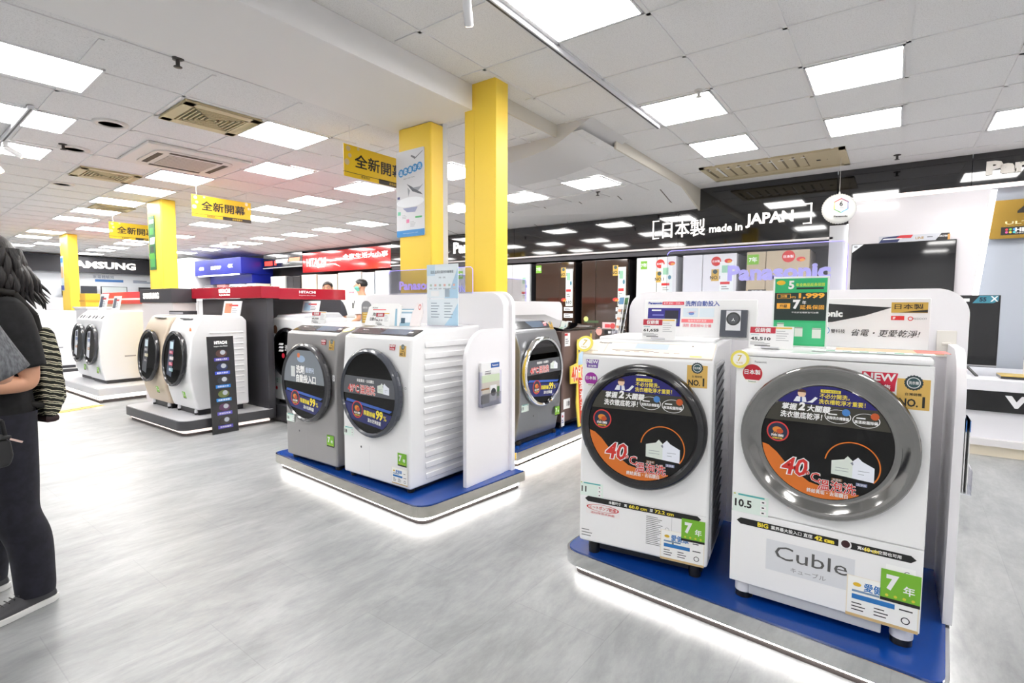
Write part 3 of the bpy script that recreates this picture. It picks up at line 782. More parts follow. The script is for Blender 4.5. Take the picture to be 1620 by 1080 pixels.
def door(t, F, cx, cz, ro, ri, ring_m, kind='black', glass=GLASS_DOOR, printer=None, depth=.05, sx=1.0, handle=None):
    """round door hung on the front: ring, glass, print, handle; F = frame of the front face"""
    M = F @ Matrix.Translation((cx, 0, cz)) @ Matrix.Diagonal((sx, 1, 1, 1))
    mb = MB(); mb.M = M
    if kind == 'dish':
        prof = [(ro, -.004), (ro, -.030), (ro - .005, -.036), (ro - .014, -.037), (ro - .03, -.033), (ri + .022, -.018), (ri + .010, -.014), (ri, -.015), (ri - .003, -.020), (ri - .004, -.004)]
    elif kind == 'chrome':
        prof = [(ro, -.004), (ro, -.03), (ro - .006, -depth), (ro - .016, -depth - .006), (ro - .03, -depth), (ri, -depth + .012), (ri, -.004)]
    else:
        prof = [(ro, -.004), (ro, -.03), (ro - .008, -depth + .008), (ro - .022, -depth), (ri + .012, -depth - .002), (ri, -depth + .012), (ri, -.004)]
    mb.lathe(prof, (0, 0, 0), ring_m, 'y', 64, True, True)
    d = mb.build('door', t, autosmooth=True)
    gy = {'dish': -.018}.get(kind, -depth + .014)
    mb = MB(); mb.M = M
    mb.lathe([(ri, gy), (ri * .985, gy - .001), (0, gy - .001)], (0, 0, 0), glass, 'y', 64, False)
    mb.build('door_glass', d)
    mb = MB(); mb.M = M                      # the dark drum behind the pane
    mb.lathe([(ri, -.003), (0, -.003)], (0, 0, 0), P((12, 12, 13), .5), 'y', 48, False)
    if kind == 'dish':
        mb.ring(0, 0, ri * .60, ri * .66, P((150, 150, 152), .25, .8), -.005)
        for k in range(3):
            a = PI / 2 + .1 + k * 2 * PI / 3
            p = (math.cos(a), math.sin(a)); q = (-p[1], p[0])
            mb.poly([(q[0] * ri * .05, q[1] * ri * .05), (p[0] * ri * .62 + q[0] * ri * .1, p[1] * ri * .62 + q[1] * ri * .1), (p[0] * ri * .62 - q[0] * ri * .1, p[1] * ri * .62 - q[1] * ri * .1), (-q[0] * ri * .05, -q[1] * ri * .05)], P((96, 96, 98), .3, .7), -.006)
        mb.lathe([(ri * .11, -.006), (ri * .10, -.012), (0, -.012)], (0, 0, 0), P((170, 166, 158), .3, .6), 'y', 24, False)
        mb.ring(0, 0, ri * .80, ri * .97, P((64, 64, 66), .4), -.0055)
    else:
        mb.ring(0, 0, ri * .5, ri * .56, P((70, 70, 74), .3, .7), -.005); mb.disc(0, 0, ri * .1, P((120, 120, 122), .3, .6), -.005)
    mb.build('drum', d)
    if printer:
        mb = MB(); mb.M = M; printer(mb, ri * .985, gy - .002); mb.build('door_print', d)
    if handle:
        mb = MB(); mb.M = F @ Matrix.Translation((cx, 0, cz))
        a0, a1 = handle
        pts = [(math.cos(a0 + (a1 - a0) * i / 10) * (ro + .002), -.02, math.sin(a0 + (a1 - a0) * i / 10) * (ro + .002)) for i in range(11)]
        mb.tube(pts, .016, ring_m, 8); mb.build('door_handle', d)
    return d
def feet(t, W, D, h, m, r=.028, inset=.06):
    for x in (-W / 2 + inset, W / 2 - inset):
        for y in (inset, D - inset):
            mb = MB(); mb.lathe([(r * .8, h + .004), (r, h * .7), (r, h * .35)], (x, y, 0), m, 'z', 20, True)
            mb.lathe([(r * .94, h * .36), (r * .94, 0)], (x, y, 0), BLACK, 'z', 20, True)
            mb.build('foot', t)
def ribs(t, side, W, D, z0, z1, m, n=13, y0=.12, tall=.040):
    mb = MB(); x = side * W / 2
    a, b = (x, x + .008) if side > 0 else (x - .008, x)
    for i in range(n):
        z = z0 + (z1 - z0) * i / (n - 1)
        lead = .03 * abs((i / (n - 1)) - .5)
        mb.box(a, b, y0 + lead, D - .05, z - tall / 2, z + tall / 2, m)
    return mb.build('side_panel', t, bevel=.004, seg=1)

def shell(t, prof, W, m, bevel=.014):
    mb = MB(); mb.prism(prof, -W / 2, W / 2, 'x', m); return mb.build('cabinet', t, bevel=bevel, seg=3)

# ---------------------------------------------------------------- right stand, nearer-left machine (black door ring)
DECK = .132
t = thing('washing_machine', 'white washing machine with a thick black door ring and beige sloping control panel', 'washing machine', (-.9125, 2.255, DECK), math.radians(7.4))
W, D, z0 = .60, .70, .068
lean = .012
shell(t, [(0, z0), (.010, .985), (.13, 1.048), (D, 1.058), (D, z0)], W, WHITE_GLOSS)
F = frame(0, 0, z0, math.atan2(.010, .917))
mb = MB(); mb.box(-W / 2 + .03, W / 2 - .03, .06, D - .05, .02, z0 + .002, P((30, 32, 38), .5)); mb.build('base', t)
feet(t, W, D, z0, BLACK)
PF = frame(0, .010, .985, math.atan2(.12, .063))
mb = MB(); mb.M = PF; mb.box(-W / 2 + .004, W / 2 - .004, -.006, .004, .004, .132, P((232, 220, 208), .35)); cp = mb.build('control_panel', t, bevel=.004)
mb = MB(); mb.M = PF
mb.rect(-.02, .085, .34, .05, P((226, 226, 226), .12), -.0066); mb.rect(-.195, .062, .0015, .09, P((150, 140, 130), .4), -.0068); mb.rect(-.02, .111, .34, .0015, P((120, 110, 104), .4), -.0068)
mb.rect(.02, .085, .15, .045, P((200, 212, 222), .1), -.0072)
mb.build('display', cp)
mb = MB(); mb.M = PF
mb.text('Panasonic', -.24, .105, .012, INK, -.0068, 'l', bold=.03); mb.text('NA-VX90GL', -.285, .03, .008, INK, -.0068, 'l')
mb.lines(-.16, .045, .30, 1, .01, P((120, 100, 90), .5), -.0068, .004)
for i in range(7): mb.rect(-.13 + i * .045, .035, .024, .004, P((150, 130, 120), .5), -.0068)
mb.rect(.225, .03, .05, .022, P((246, 246, 246), .4), -.0068); mb.rect(.225, .016, .05, .012, P((246, 206, 130), .5), -.007); mb.disc(.2, .1, .004, INK, -.0068)
mb.build('panel_print', cp)
mb = MB(); mb.box(-W / 2 + .02, W / 2 - .02, .2, D - .04, 1.046, 1.064, P((238, 238, 240), .25)); mb.build('lid', t, bevel=.008)
d = door(t, F, 0, .60, .288, .243, P((34, 34, 37), .22, coat=.5), 'black', GLASS_DOOR, soak_door_print, .055)
# grey ribbed service panel on the right flank
SIL = P((150, 152, 156), .35, .6)
for sd in (-1, 1):
    mb = MB(); x = sd * W / 2
    mb.box(min(x, x + sd * .005), max(x, x + sd * .005), .055, .34, .10, .965, P((206, 206, 210), .35)); sp = mb.build('side_panel', t, bevel=.002, seg=1)
    mb = MB()
    for i in range(19):
        z = .14 + i * .043
        mb.add([(x + sd * .006, .09, z), (x + sd * .012, .10, z + .008), (x + sd * .012, .32, z + .042), (x + sd * .006, .33, z + .034), (x + sd * .006, .09, z - .012), (x + sd * .006, .33, z + .02)],
               [(0, 1, 2, 3), (4, 5, 2, 1)], SIL)
    mb.box(min(x, x + sd * .006), max(x, x + sd * .006), .075, .335, .12, .945, P((128, 130, 134), .35, .5)); mb.build('ribs', sp)
new_sticker(t, F, -.245, .875, .065, 0, (124, 90, 170))
origin_sticker(t, F, -.25, .800, .033, 0, (160, 50, 160))
no1_sticker(t, F, .235, .845, .085)
capacity_sticker(t, F, -.238, .262, .115, '11')
warranty_sticker(t, F, .238, .158, .10, -.002)
health_sticker(t, F, .192, .070, .19)
def arrow(m, x0, x1, z, h, y, txt):
    m.poly([(x0, z), (x0 + h * .6, z - h / 2), (x1 - h * .6, z - h / 2), (x1, z), (x1 - h * .6, z + h / 2), (x0 + h * .6, z + h / 2)], P((26, 26, 26), .45), y)
    for s, x, hh, c, w in txt: m.text(s, x, z, hh, c, y - .0006, 'l', w, bold=.03)
prt(t, 'size_strip', F, lambda m: arrow(m, -.27, .27, .215, .026, -.0012, [('本體尺寸', -.15, .014, INKW, None), ('寬', -.075, .014, INKW, None), ('60.0 cm', -.052, .016, YELINK, .085), ('深', .045, .014, INKW, None), ('72.2 cm', .068, .016, YELINK, .085)]), 'black double arrow size strip')
def heat(m):
    m.rect(-.18, .17, .17, .055, P((240, 236, 236), .5), -.001); m.ring(-.18, .178, .016, .0175, REDINK, -.0014, sx=4.6)
    m.text('ヒートポンプ乾燥', -.18, .178, .018, REDINK, -.0016, 'c', .13, bold=.02); m.text('溫控除濕式烘乾', -.18, .152, .011, REDINK, -.0016, 'c', .12)
prt(t, 'drying_sticker', F, heat, 'red print about drying')
def spec(m):
    m.lines(.03, .185, .08, 16, .0085, P((90, 90, 92), .5), -.001, .0025); m.ring(.125, .14, .008, .009, INK, -.001); m.ring(.125, .07, .008, .009, INK, -.001)
    m.lines(-.285, .06, .06, 3, .014, P((120, 120, 122), .5), -.001, .004)
    m.rect(.165 - .02, .11, .0012, .21, P((170, 170, 172), .5), -.0008); m.rect(.152, .085, .008, .022, P((70, 70, 70), .5), -.0012)
    m.ring(.18, .107, .009, .011, INK, -.001); m.ring(.212, .097, .008, .010, P((30, 50, 110), .5), -.001)
    m.rect(0, .232, W - .02, .0012, P((190, 190, 192), .5), -.0008)
prt(t, 'specification_print', F, spec, 'small grey print')
price_tag7(t, frame(-.292, .03, 1.035, .5) @ Matrix.Rotation(.1, 4, 'Y'), 0, 0, .042)

# ---------------------------------------------------------------- right stand, nearest machine (steel dish door)
t = thing('washing_machine', 'white boxy washing machine with a wide steel dish door, nearest on the right', 'washing machine', (-.1975, 2.262, DECK), 0)
W, D, z0 = .635, .66, .072
F = frame(0, 0, z0, 0)
mb = MB(); mb.box(-W / 2, W / 2, .012, D, z0, 1.0, WHITE_GLOSS); mb.build('cabinet', t, bevel=.01)
mb = MB(); mb.box(-W / 2, W / 2, 0, .02, .376, 1.016, WHITE_GLOSS); mb.build('front_panel', t, bevel=.004)
mb = MB(); mb.box(-W / 2, W / 2, 0, .02, z0, .372, WHITE_GLOSS); mb.build('lower_front_panel', t, bevel=.004)
mb = MB(); mb.box(-W / 2 + .002, W / 2 - .002, .004, D, 1.018, 1.040, WHITE_GLOSS); mb.build('top_plate', t, bevel=.008)
mb = MB(); mb.box(-W / 2 + .075, W / 2 - .11, .01, .05, .028, z0 + .003, P((196, 198, 202), .4)); mb.build('base', t, bevel=.004)
feet(t, W, D, z0, P((222, 222, 226), .4), .036, .05)
SS = P((150, 149, 147), .09, 1.0)
door(t, F, .005, .638, .290, .216, SS, 'dish', GLASS_DOOR, soak_door_print)
origin_sticker(t, F, -.254, .876, .038)
new_sticker(t, F, .165, .882, .105, 0, (206, 30, 62))
no1_sticker(t, F, .262, .845, .092)
capacity_sticker(t, F, -.245, .338, .135, '10.5')
warranty_sticker(t, F, .257, .150, .115, -.002)
health_sticker(t, F, .205, .075, .215)
def bigstrip(m):
    arrow(m, -.295, .065, .262, .026, -.0012, [('BIG', -.215, .018, YELINK, .04), ('業界最大投入口 直徑', -.165, .015, INKW, .145), ('42 cm', -.013, .018, YELINK, .06)])
    m.rect(.02, .262, .09, .026, P((26, 26, 26), .45), -.0013); m.text('42 cm', -.013, .262, .018, YELINK, -.002, 'l', .065, bold=.03)
    arrow(m, .08, .298, .262, .026, -.0012, [('寬60 cm小空間也可用', .125, .013, INKW, .13)])
    m.text('60 cm', .145, .262, .016, YELINK, -.0022, 'l', .045, bold=.03)
    m.disc(.088, .262, .019, P((246, 246, 246), .4), -.0016); m.disc(.088, .264, .014, P((60, 30, 34), .4), -.002); m.rect(.088, .24, .036, .012, P((240, 240, 240), .5), -.0016)
prt(t, 'size_strip', F, bigstrip, 'black double arrow strip reading 42 cm')
def cuble(m):
    m.rect(-.03, .150, .30, .125, P((222, 224, 228), .4), -.0008)
    m.text('Cuble', -.025, .168, .054, P((92, 92, 92), .4), -.0014, 'c', .245)
    m.text('キューブル', -.03, .110, .020, P((140, 140, 142), .5), -.0014, 'c', .12)
prt(t, 'series_plate', F, cuble, 'grey series lettering')
def grounded(m):
    m.rect(.255, .205, .085, .042, P((248, 248, 248), .5), -.001); m.ring(.235, .205, .010, .013, P((180, 50, 50), .5), -.0014, a0=3.3, a1=6.1); m.ring(.275, .203, .008, .010, P((40, 50, 90), .5), -.0014, a0=1, a1=5)
prt(t, 'safety_sticker', F, grounded)
def pr(m): m.text('Panasonic', -.225, .925, .008, P((110, 110, 112), .4), -.001, 'c', bold=.01)
prt(t, 'brand_print', F, pr)
price_tag7(t, frame(-.302, .012, 1.002, .12), 0, 0, .036, -.02)

# ---------------------------------------------------------------- machines with sloping glass control strips
def big_drum(label, loc, rotz, body, ring, ringkind, top, cap, W=.69, D=.70, white=True, glass=GLASS_DOOR, rib=True, r=.30, prof=None):
    t = thing('washing_machine', label, 'washing machine', loc, rotz)
    z0 = .03
    prof = prof or [(0, z0), (0, .72), (.025, 1.005), (.15, 1.055), (D, 1.075), (D, z0)]
    shell(t, prof, W, body, .016)
    ln = math.atan2(.012, .9); F = frame(0, -.004, z0, 0)
    mb = MB(); mb.box(-W / 2 + .03, W / 2 - .03, .05, D - .04, .006, z0 + .004, BLACK); mb.build('base', t)
    feet(t, W, D, z0, BLACK, .025, .05)
    y1, zz1 = prof[-4][0], prof[-4][1]; y2, zz2 = prof[-3][0], prof[-3][1]
    PF = frame(0, y1, zz1, math.atan2(y2 - y1, zz2 - zz1)); L = math.hypot(y2 - y1, zz2 - zz1)
    mb = MB(); mb.M = PF; mb.box(-W / 2 + .03, W / 2 - .02, -.005, .002, L * .25, L * .97, P((46, 50, 58), .08, coat=.5)); cp = mb.build('control_panel', t, bevel=.002, seg=1)
    mb = MB(); mb.M = PF
    mb.rect(.12, L * .62, .26, L * .6, P((88, 104, 124), .1), -.0055); mb.text('Panasonic', -W / 2 + .1, L * .72, .012, INKW, -.0056, 'l', bold=.02)
    mb.rect(.26, L * .6, .04, .02, P((210, 220, 230), .2), -.006); mb.lines(-.2, L * .12, .34, 1, .01, P((120, 120, 124), .5), -.003, .004)
    mb.build('display', cp)
    Fd = F @ frame(0, 0, 0, 0)
    door(t, Fd, -.015, .60, r, r - .03, ring, ringkind, glass, (lambda m, rr, y: sanit_door_print(m, rr, y, top)) if top else None, .045, handle=(-.5, .55))
    if rib:
        for sd in (-1, 1): ribs(t, sd, W, D, .09, .96, body, 13)
    FU = frame(0, -.002, prof[-5][1], math.atan2(prof[-4][0] - prof[-5][0], prof[-4][1] - prof[-5][1]))
    new_sticker(t, FU, .17, .225, .06); no1_sticker(t, FU, .27, .205, .06)
    capacity_sticker(t, F, -W / 2 + .07, .30, .11, cap)
    warranty_sticker(t, F, W / 2 - .07, .19, .085)
    if white: health_sticker(t, F, W / 2 - .095, .075, .15)
    def sm(m):
        m.disc(-.14, .21, .008, P((90, 90, 92), .4), -.001); m.rect(-.05, .13, .0012, .2, P((190, 190, 194), .4), -.0008); m.rect(.315, .66, .028, .045, P((236, 236, 238), .4), -.001); m.ring(.315, .66, .006, .008, INK, -.0014)
    prt(t, 'service_print', F, sm)
    return t
t = big_drum('big white ribbed washing machine with a grey ringed door on the middle stand', (-2.803, 2.258, DECK), 0, WHITE_GLOSS, P((70, 74, 84), .25, coat=.4), 'black', 'soak', '18')
price_tag7(t, frame(-.30, .03, 1.045, 1.2), 0, 0, .045)
t = big_drum('silver grey washing machine left of the big white ribbed one', (-3.565, 2.262, DECK), 0, P((170, 168, 168), .34, .55), P((66, 66, 70), .22, coat=.4), 'black', 'auto', '16', W=.66, white=False, rib=False)
t = big_drum('silver washing machine with a chrome ringed door on the side aisle', (-2.56, 3.955, DECK), PI / 2, P((150, 152, 156), .3, .8), P((235, 235, 236), .06, 1.0), 'chrome', 'soak', '13', W=.68, white=False, rib=False, r=.315,
             prof=[(.055, .03), (.0, .30), (0, .84), (.06, .99), (.20, 1.075), (.69, 1.10), (.69, .03)])

# brown top loader
t = thing('washing_machine', 'brown top loading washing machine beside the chrome ringed one', 'washing machine', (-2.60, 4.74, DECK), PI / 2)
BR = P((126, 104, 98), .3, .4); W, D = .70, .66
mb = MB(); mb.box(-W / 2, W / 2, 0, D, .06, .98, BR); mb.build('cabinet', t, bevel=.02, seg=3)
mb = MB(); mb.prism([(-.012, .975), (-.012, .99), (.10, 1.01), (.48, 1.06), (D, 1.12), (D, .975)], -W / 2 - .004, W / 2 + .004, 'x', BLACK_GLOSS); mb.build('lid', t, bevel=.006)
mb = MB(); mb.box(-W / 2 + .02, W / 2 - .02, .03, D - .03, .03, .065, BLACK); mb.build('base', t); feet(t, W, D, .06, BLACK)
F = frame(0, 0, 0, 0)
def tl1(m): m.rect(-.26, .885, .105, .13, PAPER, -.001); m.rect(-.285, .935, .055, .022, REDINK, -.0014); m.lines(-.3, .89, .07, 3, .02, INK, -.0014, .006)
def tl2(m): m.rect(.235, .885, .045, .11, P((206, 176, 70), .4), -.001); m.disc(.235, .94, .018, P((52, 84, 88), .3), -.0014)
def tl3(m): m.rect(-.26, .245, .13, .10, PAPER, -.001); m.text('18', -.235, .245, .05, INK, -.0016, 'c', bold=.03)
def tl4(m): m.rect(-.335, .10, .12 * .5, .14, P((232, 232, 236), .5), -.001); m.disc(-.34, .13, .012, P((200, 60, 60), .5), -.0014); m.lines(-.355, .09, .04, 2, .02, P((70, 90, 150), .5), -.0014, .008)
for nm, fn in (('price_sticker', tl1), ('award_sticker', tl2), ('capacity_sticker', tl3), ('information_sticker', tl4)): prt(t, nm, F, fn)
# cut-out board leaning on it
mb = MB(); mb.M = Matrix.Translation((-2.525, 4.61, DECK + .003)) @ Matrix.Rotation(PI / 2, 4, 'Z') @ Matrix.Rotation(-.06, 4, 'X')
o2 = [(-.04, 0), (.17, 0), (.2, .1), (.2, .66), (.14, .86), (.02, .88), (.0, .70), (-.02, .64), (-.15, .62), (-.16, .45), (-.03, .44), (-.06, .25)]
mb.prism(o2, -.012, 0, 'y', P((238, 214, 90), .4))
mb.poly([(-.01, .03), (.18, .03), (.18, .46), (-.01, .5)], P((204, 62, 40), .4), -.0125); mb.poly([(.02, .74), (.14, .82), (.13, .85), (.03, .87)], P((30, 40, 120), .4), -.0125); mb.poly([(.0, .62), (.18, .62), (.15, .78), (.02, .73)], P((180, 206, 230), .4), -.0125)
for b, c, yy in ((.08, INKW, -.013), (.02, P((222, 84, 30), .4), -.0136)): mb.text('40°C', .0, .54, .16, c, yy, 'c', .28, bold=b)
mb.text('溫', .06, .42, .09, INKW, -.013, bold=.02); mb.text('泡', .06, .31, .09, INKW, -.013, bold=.02); mb.text('洗', .06, .2, .09, INKW, -.013, bold=.02); mb.rect(.09, .09, .12, .08, P((90, 110, 140), .5), -.013)
tag(mb.build('cutout_board'), 'red and yellow bottle shaped cut-out board reading 40 degrees, on the brown machine', 'sign')

# ---------------------------------------------------------------- rounded machines of the charcoal stand
def round_drum(label, loc, rotz, body, cols, W=.62, D=.62, H=1.06, feet_h=.06, lower=(236, 236, 238), side_rib=True, dz=.60, dr=.298):
    t = thing('washing_machine', label, 'washing machine', loc, rotz)
    z0 = feet_h
    prof = [(.075, z0), (.03, .22), (.0, .42), (.0, .58), (.03, .82), (.085, .96), (.14, H - .01), (.2, H), (D - .05, H), (D, H - .05), (D, z0)]
    shell(t, prof, W, body, .02)
    mb = MB(); mb.box(-W / 2 + .05, W / 2 - .05, .1, D - .05, .0, z0 + .004, BLACK); mb.build('base', t)
    feet(t, W, D, z0, P((200, 200, 204), .4), .024, .10)
    F = frame(0, -.002, dz, math.radians(5))
    door(t, F, -.015, 0, dr, dr - .035, P((40, 40, 44), .2, coat=.4), 'black', GLASS_DOOR, lambda m, r, y: feature_door_print(m, r, y, cols), .034, sx=.94)
    F2 = frame(0, .028, .22, math.atan2(-.03, .2))
    warranty_sticker(t, frame(0, .030, 0, math.atan2(-.045, .2)), W / 2 - .1, .235, .075, .006)
    def top(m): m.box(-W / 2 + .06, W / 2 - .06, .18, .42, H - .002, H + .006, P((206, 204, 204), .3)); m.box(-.12, .14, .10, .16, H - .035, H - .022, BLACK_GLOSS)
    mb = MB(); top(mb); mb.build('control_panel', t, bevel=.002, seg=1)
    if side_rib:
        for sd in (-1, 1): ribs(t, sd, W, D, .2, .88, body, 12, .2, .02)
    return t
HP = .165
round_drum('beige washing machine at the left end of the charcoal stand', (-6.875, 2.36, HP), 0, P((200, 184, 164), .35), [(70, 74, 80), (206, 222, 230), (120, 120, 130), (190, 180, 150), (60, 60, 70)], side_rib=False)
t = round_drum('white rounded washing machine beside the tall black poster board', (-6.24, 2.38, HP), 0, P((230, 230, 232), .3), [(60, 70, 90), (200, 226, 236), (180, 60, 90), (210, 200, 200), (190, 60, 90), (140, 180, 190)])
mb = MB(); mb.disc(.22, .90, .026, P((226, 140, 90), .4), .062, .04); mb.build('round_sticker', t)
# machine under the red canopy, facing the aisle
t = thing('washing_machine', 'white washing machine with a black round door beside the charcoal wall, under the red canopy', 'washing machine', (-5.62, 3.30, .202), 0)
W, D = .62, .60
mb = MB(); mb.box(-W / 2, W / 2, 0, D, .03, 1.0, P((230, 230, 232), .3)); mb.build('cabinet', t, bevel=.03, seg=3)
mb = MB(); mb.prism([(.03, .99), (.05, 1.03), (.5, 1.06), (.58, .99)], -.29, .29, 'x', P((206, 208, 214), .3)); mb.build('lid', t, bevel=.01)
feet(t, W, D, .03, BLACK)
F = frame(0, 0, 0, 0)
def bdp(m, r, y):
    for i in range(3): m.rect(-r * .42, r * (.42 - i * .16), r * .4, r * .1, INKW, y - .001, .02)
    m.disc(-r * .2, -r * .15, r * .13, P((190, 40, 60), .4), y - .001); m.disc(r * .05, -r * .5, r * .13, P((190, 40, 60), .4), y - .001); m.text('洗', r * .1, r * .25, r * .3, INKW, y - .001)
door(t, F, .02, .60, .29, .235, BLACK_GLOSS, 'black', GLASS_DOOR, bdp, .05)
prt(t, 'round_sticker', F, lambda m: m.disc(-.25, .86, .045, P((120, 80, 60), .4), -.001, .05))
def ff1(m): m.rect(-.19, .26, .2, .07, P((220, 234, 228), .5), -.001); m.text('12', -.24, .26, .04, INK, -.0014)
prt(t, 'capacity_sticker', F, ff1)
def ff2(m): m.rect(-.12, .12, .3, .15, P((224, 226, 228), .5), -.001); m.disc(-.25, .17, .02, P((190, 40, 50), .5), -.0014); m.disc(-.0, .12, .03, P((226, 180, 80), .5), -.0014)
prt(t, 'information_sticker', F, ff2)

# ---------------------------------------------------------------- machines far left
def plain_drum(label, loc, W=.62, D=.66, H=1.05, cols=None, withdoor=True):
    t = thing('washing_machine', label, 'washing machine', loc, 0)
    z0 = .05
    shell(t, [(.05, z0), (.0, .3), (.0, .6), (.06, .92), (.13, 1.0), (.2, H), (D, H), (D, z0)], W, P((228, 229, 233), .3), .015)
    mb = MB(); mb.box(-W / 2 + .04, W / 2 - .04, .08, D - .04, 0, z0 + .004, P((60, 60, 64), .5)); mb.build('base', t)
    F = frame(0, 0, .56, .06)
    if withdoor:
        door(t, F, -.01, 0, .295, .258, P((60, 62, 68), .2, coat=.4), 'black', GLASS_DOOR, lambda m, r, y: feature_door_print(m, r, y, cols), .034, sx=.95)
        warranty_sticker(t, frame(0, .012, .14, 0), .2, .06, .085, -.012)
    PF = frame(0, .06, .92, math.atan2(.07, .08))
    mb = MB(); mb.M = PF
    for i in range(4): mb.rect(-.2 + i * .13, .05, .05, .05, P((40, 42, 46) if i != 2 else (200, 200, 204), .15), -.004)
    mb.build('control_panel', t)
    mb = MB(); mb.box(W / 2, W / 2 + .004, .3, .44, .38, .40, P((150, 150, 156), .4)); mb.build('side_handle', t)
    return t
SC_ = [(214, 218, 226), (60, 66, 90), (40, 80, 160), (236, 236, 240), (180, 130, 90)]
plain_drum('white washing machine at the corner of the far grey platform, wide white side showing', (-9.43, 2.50, .2), cols=SC_)
plain_drum('grey fronted washing machine just left of it on the far grey platform', (-10.08, 2.52, .2), cols=SC_)
plain_drum('white washing machine farther left, half hidden by the patterned backpack', (-12.75, 2.42, .16), W=.66, H=1.07, withdoor=False)
# ================================================================ STANDS
def offset_poly(pts, d):
    """shrink a convex outline by d"""
    n = len(pts); out = []
    c = Vector((sum(p[0] for p in pts) / n, sum(p[1] for p in pts) / n))
    for i in range(n):
        a, b, e = Vector(pts[i - 1]), Vector(pts[i]), Vector(pts[(i + 1) % n])
        n1 = Vector((-(b - a).y, (b - a).x)); n2 = Vector((-(e - b).y, (e - b).x))
        nn = Vector((0, 0))
        for q in (n1, n2):
            if q.length > 1e-9: nn += q.normalized()
        if nn.length < 1e-6: nn = c - b
        nn.normalize()
        if nn.dot(c - b) < 0: nn = -nn
        out.append(tuple(b + nn * d))
    return out
def fillet(corners, r, n=6):
    """round the corners of a polygon; r may be one radius or one per corner"""
    out = []; N = len(corners)
    for i in range(N):
        rr = r[i] if isinstance(r, (list, tuple)) else r
        p, a, b = Vector(corners[i]), Vector(corners[i - 1]), Vector(corners[(i + 1) % N])
        if rr <= 0: out.append(tuple(p)); continue
        u, v = (a - p).normalized(), (b - p).normalized()
        s, e = p + u * rr, p + v * rr
        for k in range(n + 1):
            t = k / n; out.append(tuple(s * (1 - t) ** 2 + p * 2 * t * (1 - t) + e * t * t))
    return out
STRIP = EMIT((255, 250, 246), STRIP_STRENGTH, 'led_strip')
def platform(t, corners, r, ztop, deck_m, band=CHROME, band_h=.075, glow=True, strip=None):
    o = fillet(corners, r)
    mb = MB(); mb.prism(offset_poly(o, .012), ztop - .03, ztop - .001, 'z', deck_m); mb.build('deck', t)
    mb = MB(); mb.prism(o, ztop - band_h, ztop - .006, 'z', band, True); e = mb.build('edge_band', t, autosmooth=True)
    q = offset_poly(o, .045); h = ztop - band_h
    if glow:
        mb = MB(); mb.prism(q, h * .42, h - .002, 'z', strip or STRIP, True); mb.build('led_strip', t)
    mb = MB(); mb.prism(offset_poly(o, .05 if glow else .045), 0, h * .5 if glow else h, 'z', P((88, 80, 78), .5)); mb.build('plinth', t)
def side_fin(t, x, y0, y1, z0, z1, r, th=.03):
    mb = MB(); mb.prism(rounded(y0, y1, z0, z1, r, 'd', 14), x - th / 2, x + th / 2, 'x', PANELW, True); return mb.build('side_panel', t, autosmooth=True)
def back_board(t, x0, x1, y, z0, z1, r, th=.10, corners='c'):
    mb = MB(); mb.prism(rounded(x0, x1, z0, z1, r, corners, 14), y, y + th, 'y', PANELW, True)
    o = mb.build('back_panel', t, autosmooth=True); return o

# --- right stand
t = thing('display_stand', 'near display stand with blue deck, mirror edge and glowing base under the two nearest machines', 'display stand', (0, 0, 0))
platform(t, [(-1.315, 2.225), (.196, 2.108), (.226, 2.6), (.27, 3.25), (-1.30, 3.25)], [.10, .07, 0, 0, 0], .132, BLUE, MIRROR)
back_board(t, -1.335, .27, 3.06, .13, 1.435, .12, .12, 'cd')
side_fin(t, .215, 2.545, 3.06, .132, 1.185, .20)
side_fin(t, -1.30, 2.56, 3.06, .132, 1.185, .20)
mb = MB(); mb.box(-.035, .035, -.006, 0, -.06, .06, P((240, 236, 228), .4)); mb.box(-.016, .016, -.012, -.006, -.008, .006, P((226, 220, 210), .4)); mb.build('wall_switch', t, (.195, 3.058, 1.185), bevel=.003)
# --- middle stand
t = thing('display_stand', 'middle display stand with blue deck and glowing base in front of the yellow pillars', 'display stand', (0, 0, 0))
platform(t, [(-4.12, 2.262), (-2.235, 2.135), (-2.16, 3.12), (-4.06, 3.22)], [.08, .14, 0, 0], .132, BLUE)
back_board(t, -3.86, -2.265, 2.985, .13, 1.44, .10, .075, 'cd')
mb = MB(); mb.prism(rounded(-3.86, -2.24, .13, 1.455, .12, 'cd', 14), 3.062, 3.10, 'y', PANELW, True); mb.build('back_panel', t, autosmooth=True)
side_fin(t, -2.272, 2.575, 2.985, .132, 1.188, .22)
mb = MB(); mb.box(-.02, .02, -.006, 0, -.045, .045, P((240, 236, 234), .4)); mb.build('power_outlet', t, (-2.36, 2.984, 1.14), bevel=.003)
# --- side-aisle stand
t = thing('display_stand', 'side aisle display stand with blue deck behind the middle stand', 'display stand', (0, 0, 0))
platform(t, [(-2.485, 3.47), (-2.50, 5.5), (-3.25, 5.5), (-3.25, 3.47)], [.02, .02, 0, 0], .132, BLUE)
mb = MB(); mb.prism(rounded(3.47, 5.5, .13, 1.40, .08, 'cd', 10), -3.36, -3.27, 'x', PANELW, True); mb.build('back_panel', t, autosmooth=True)
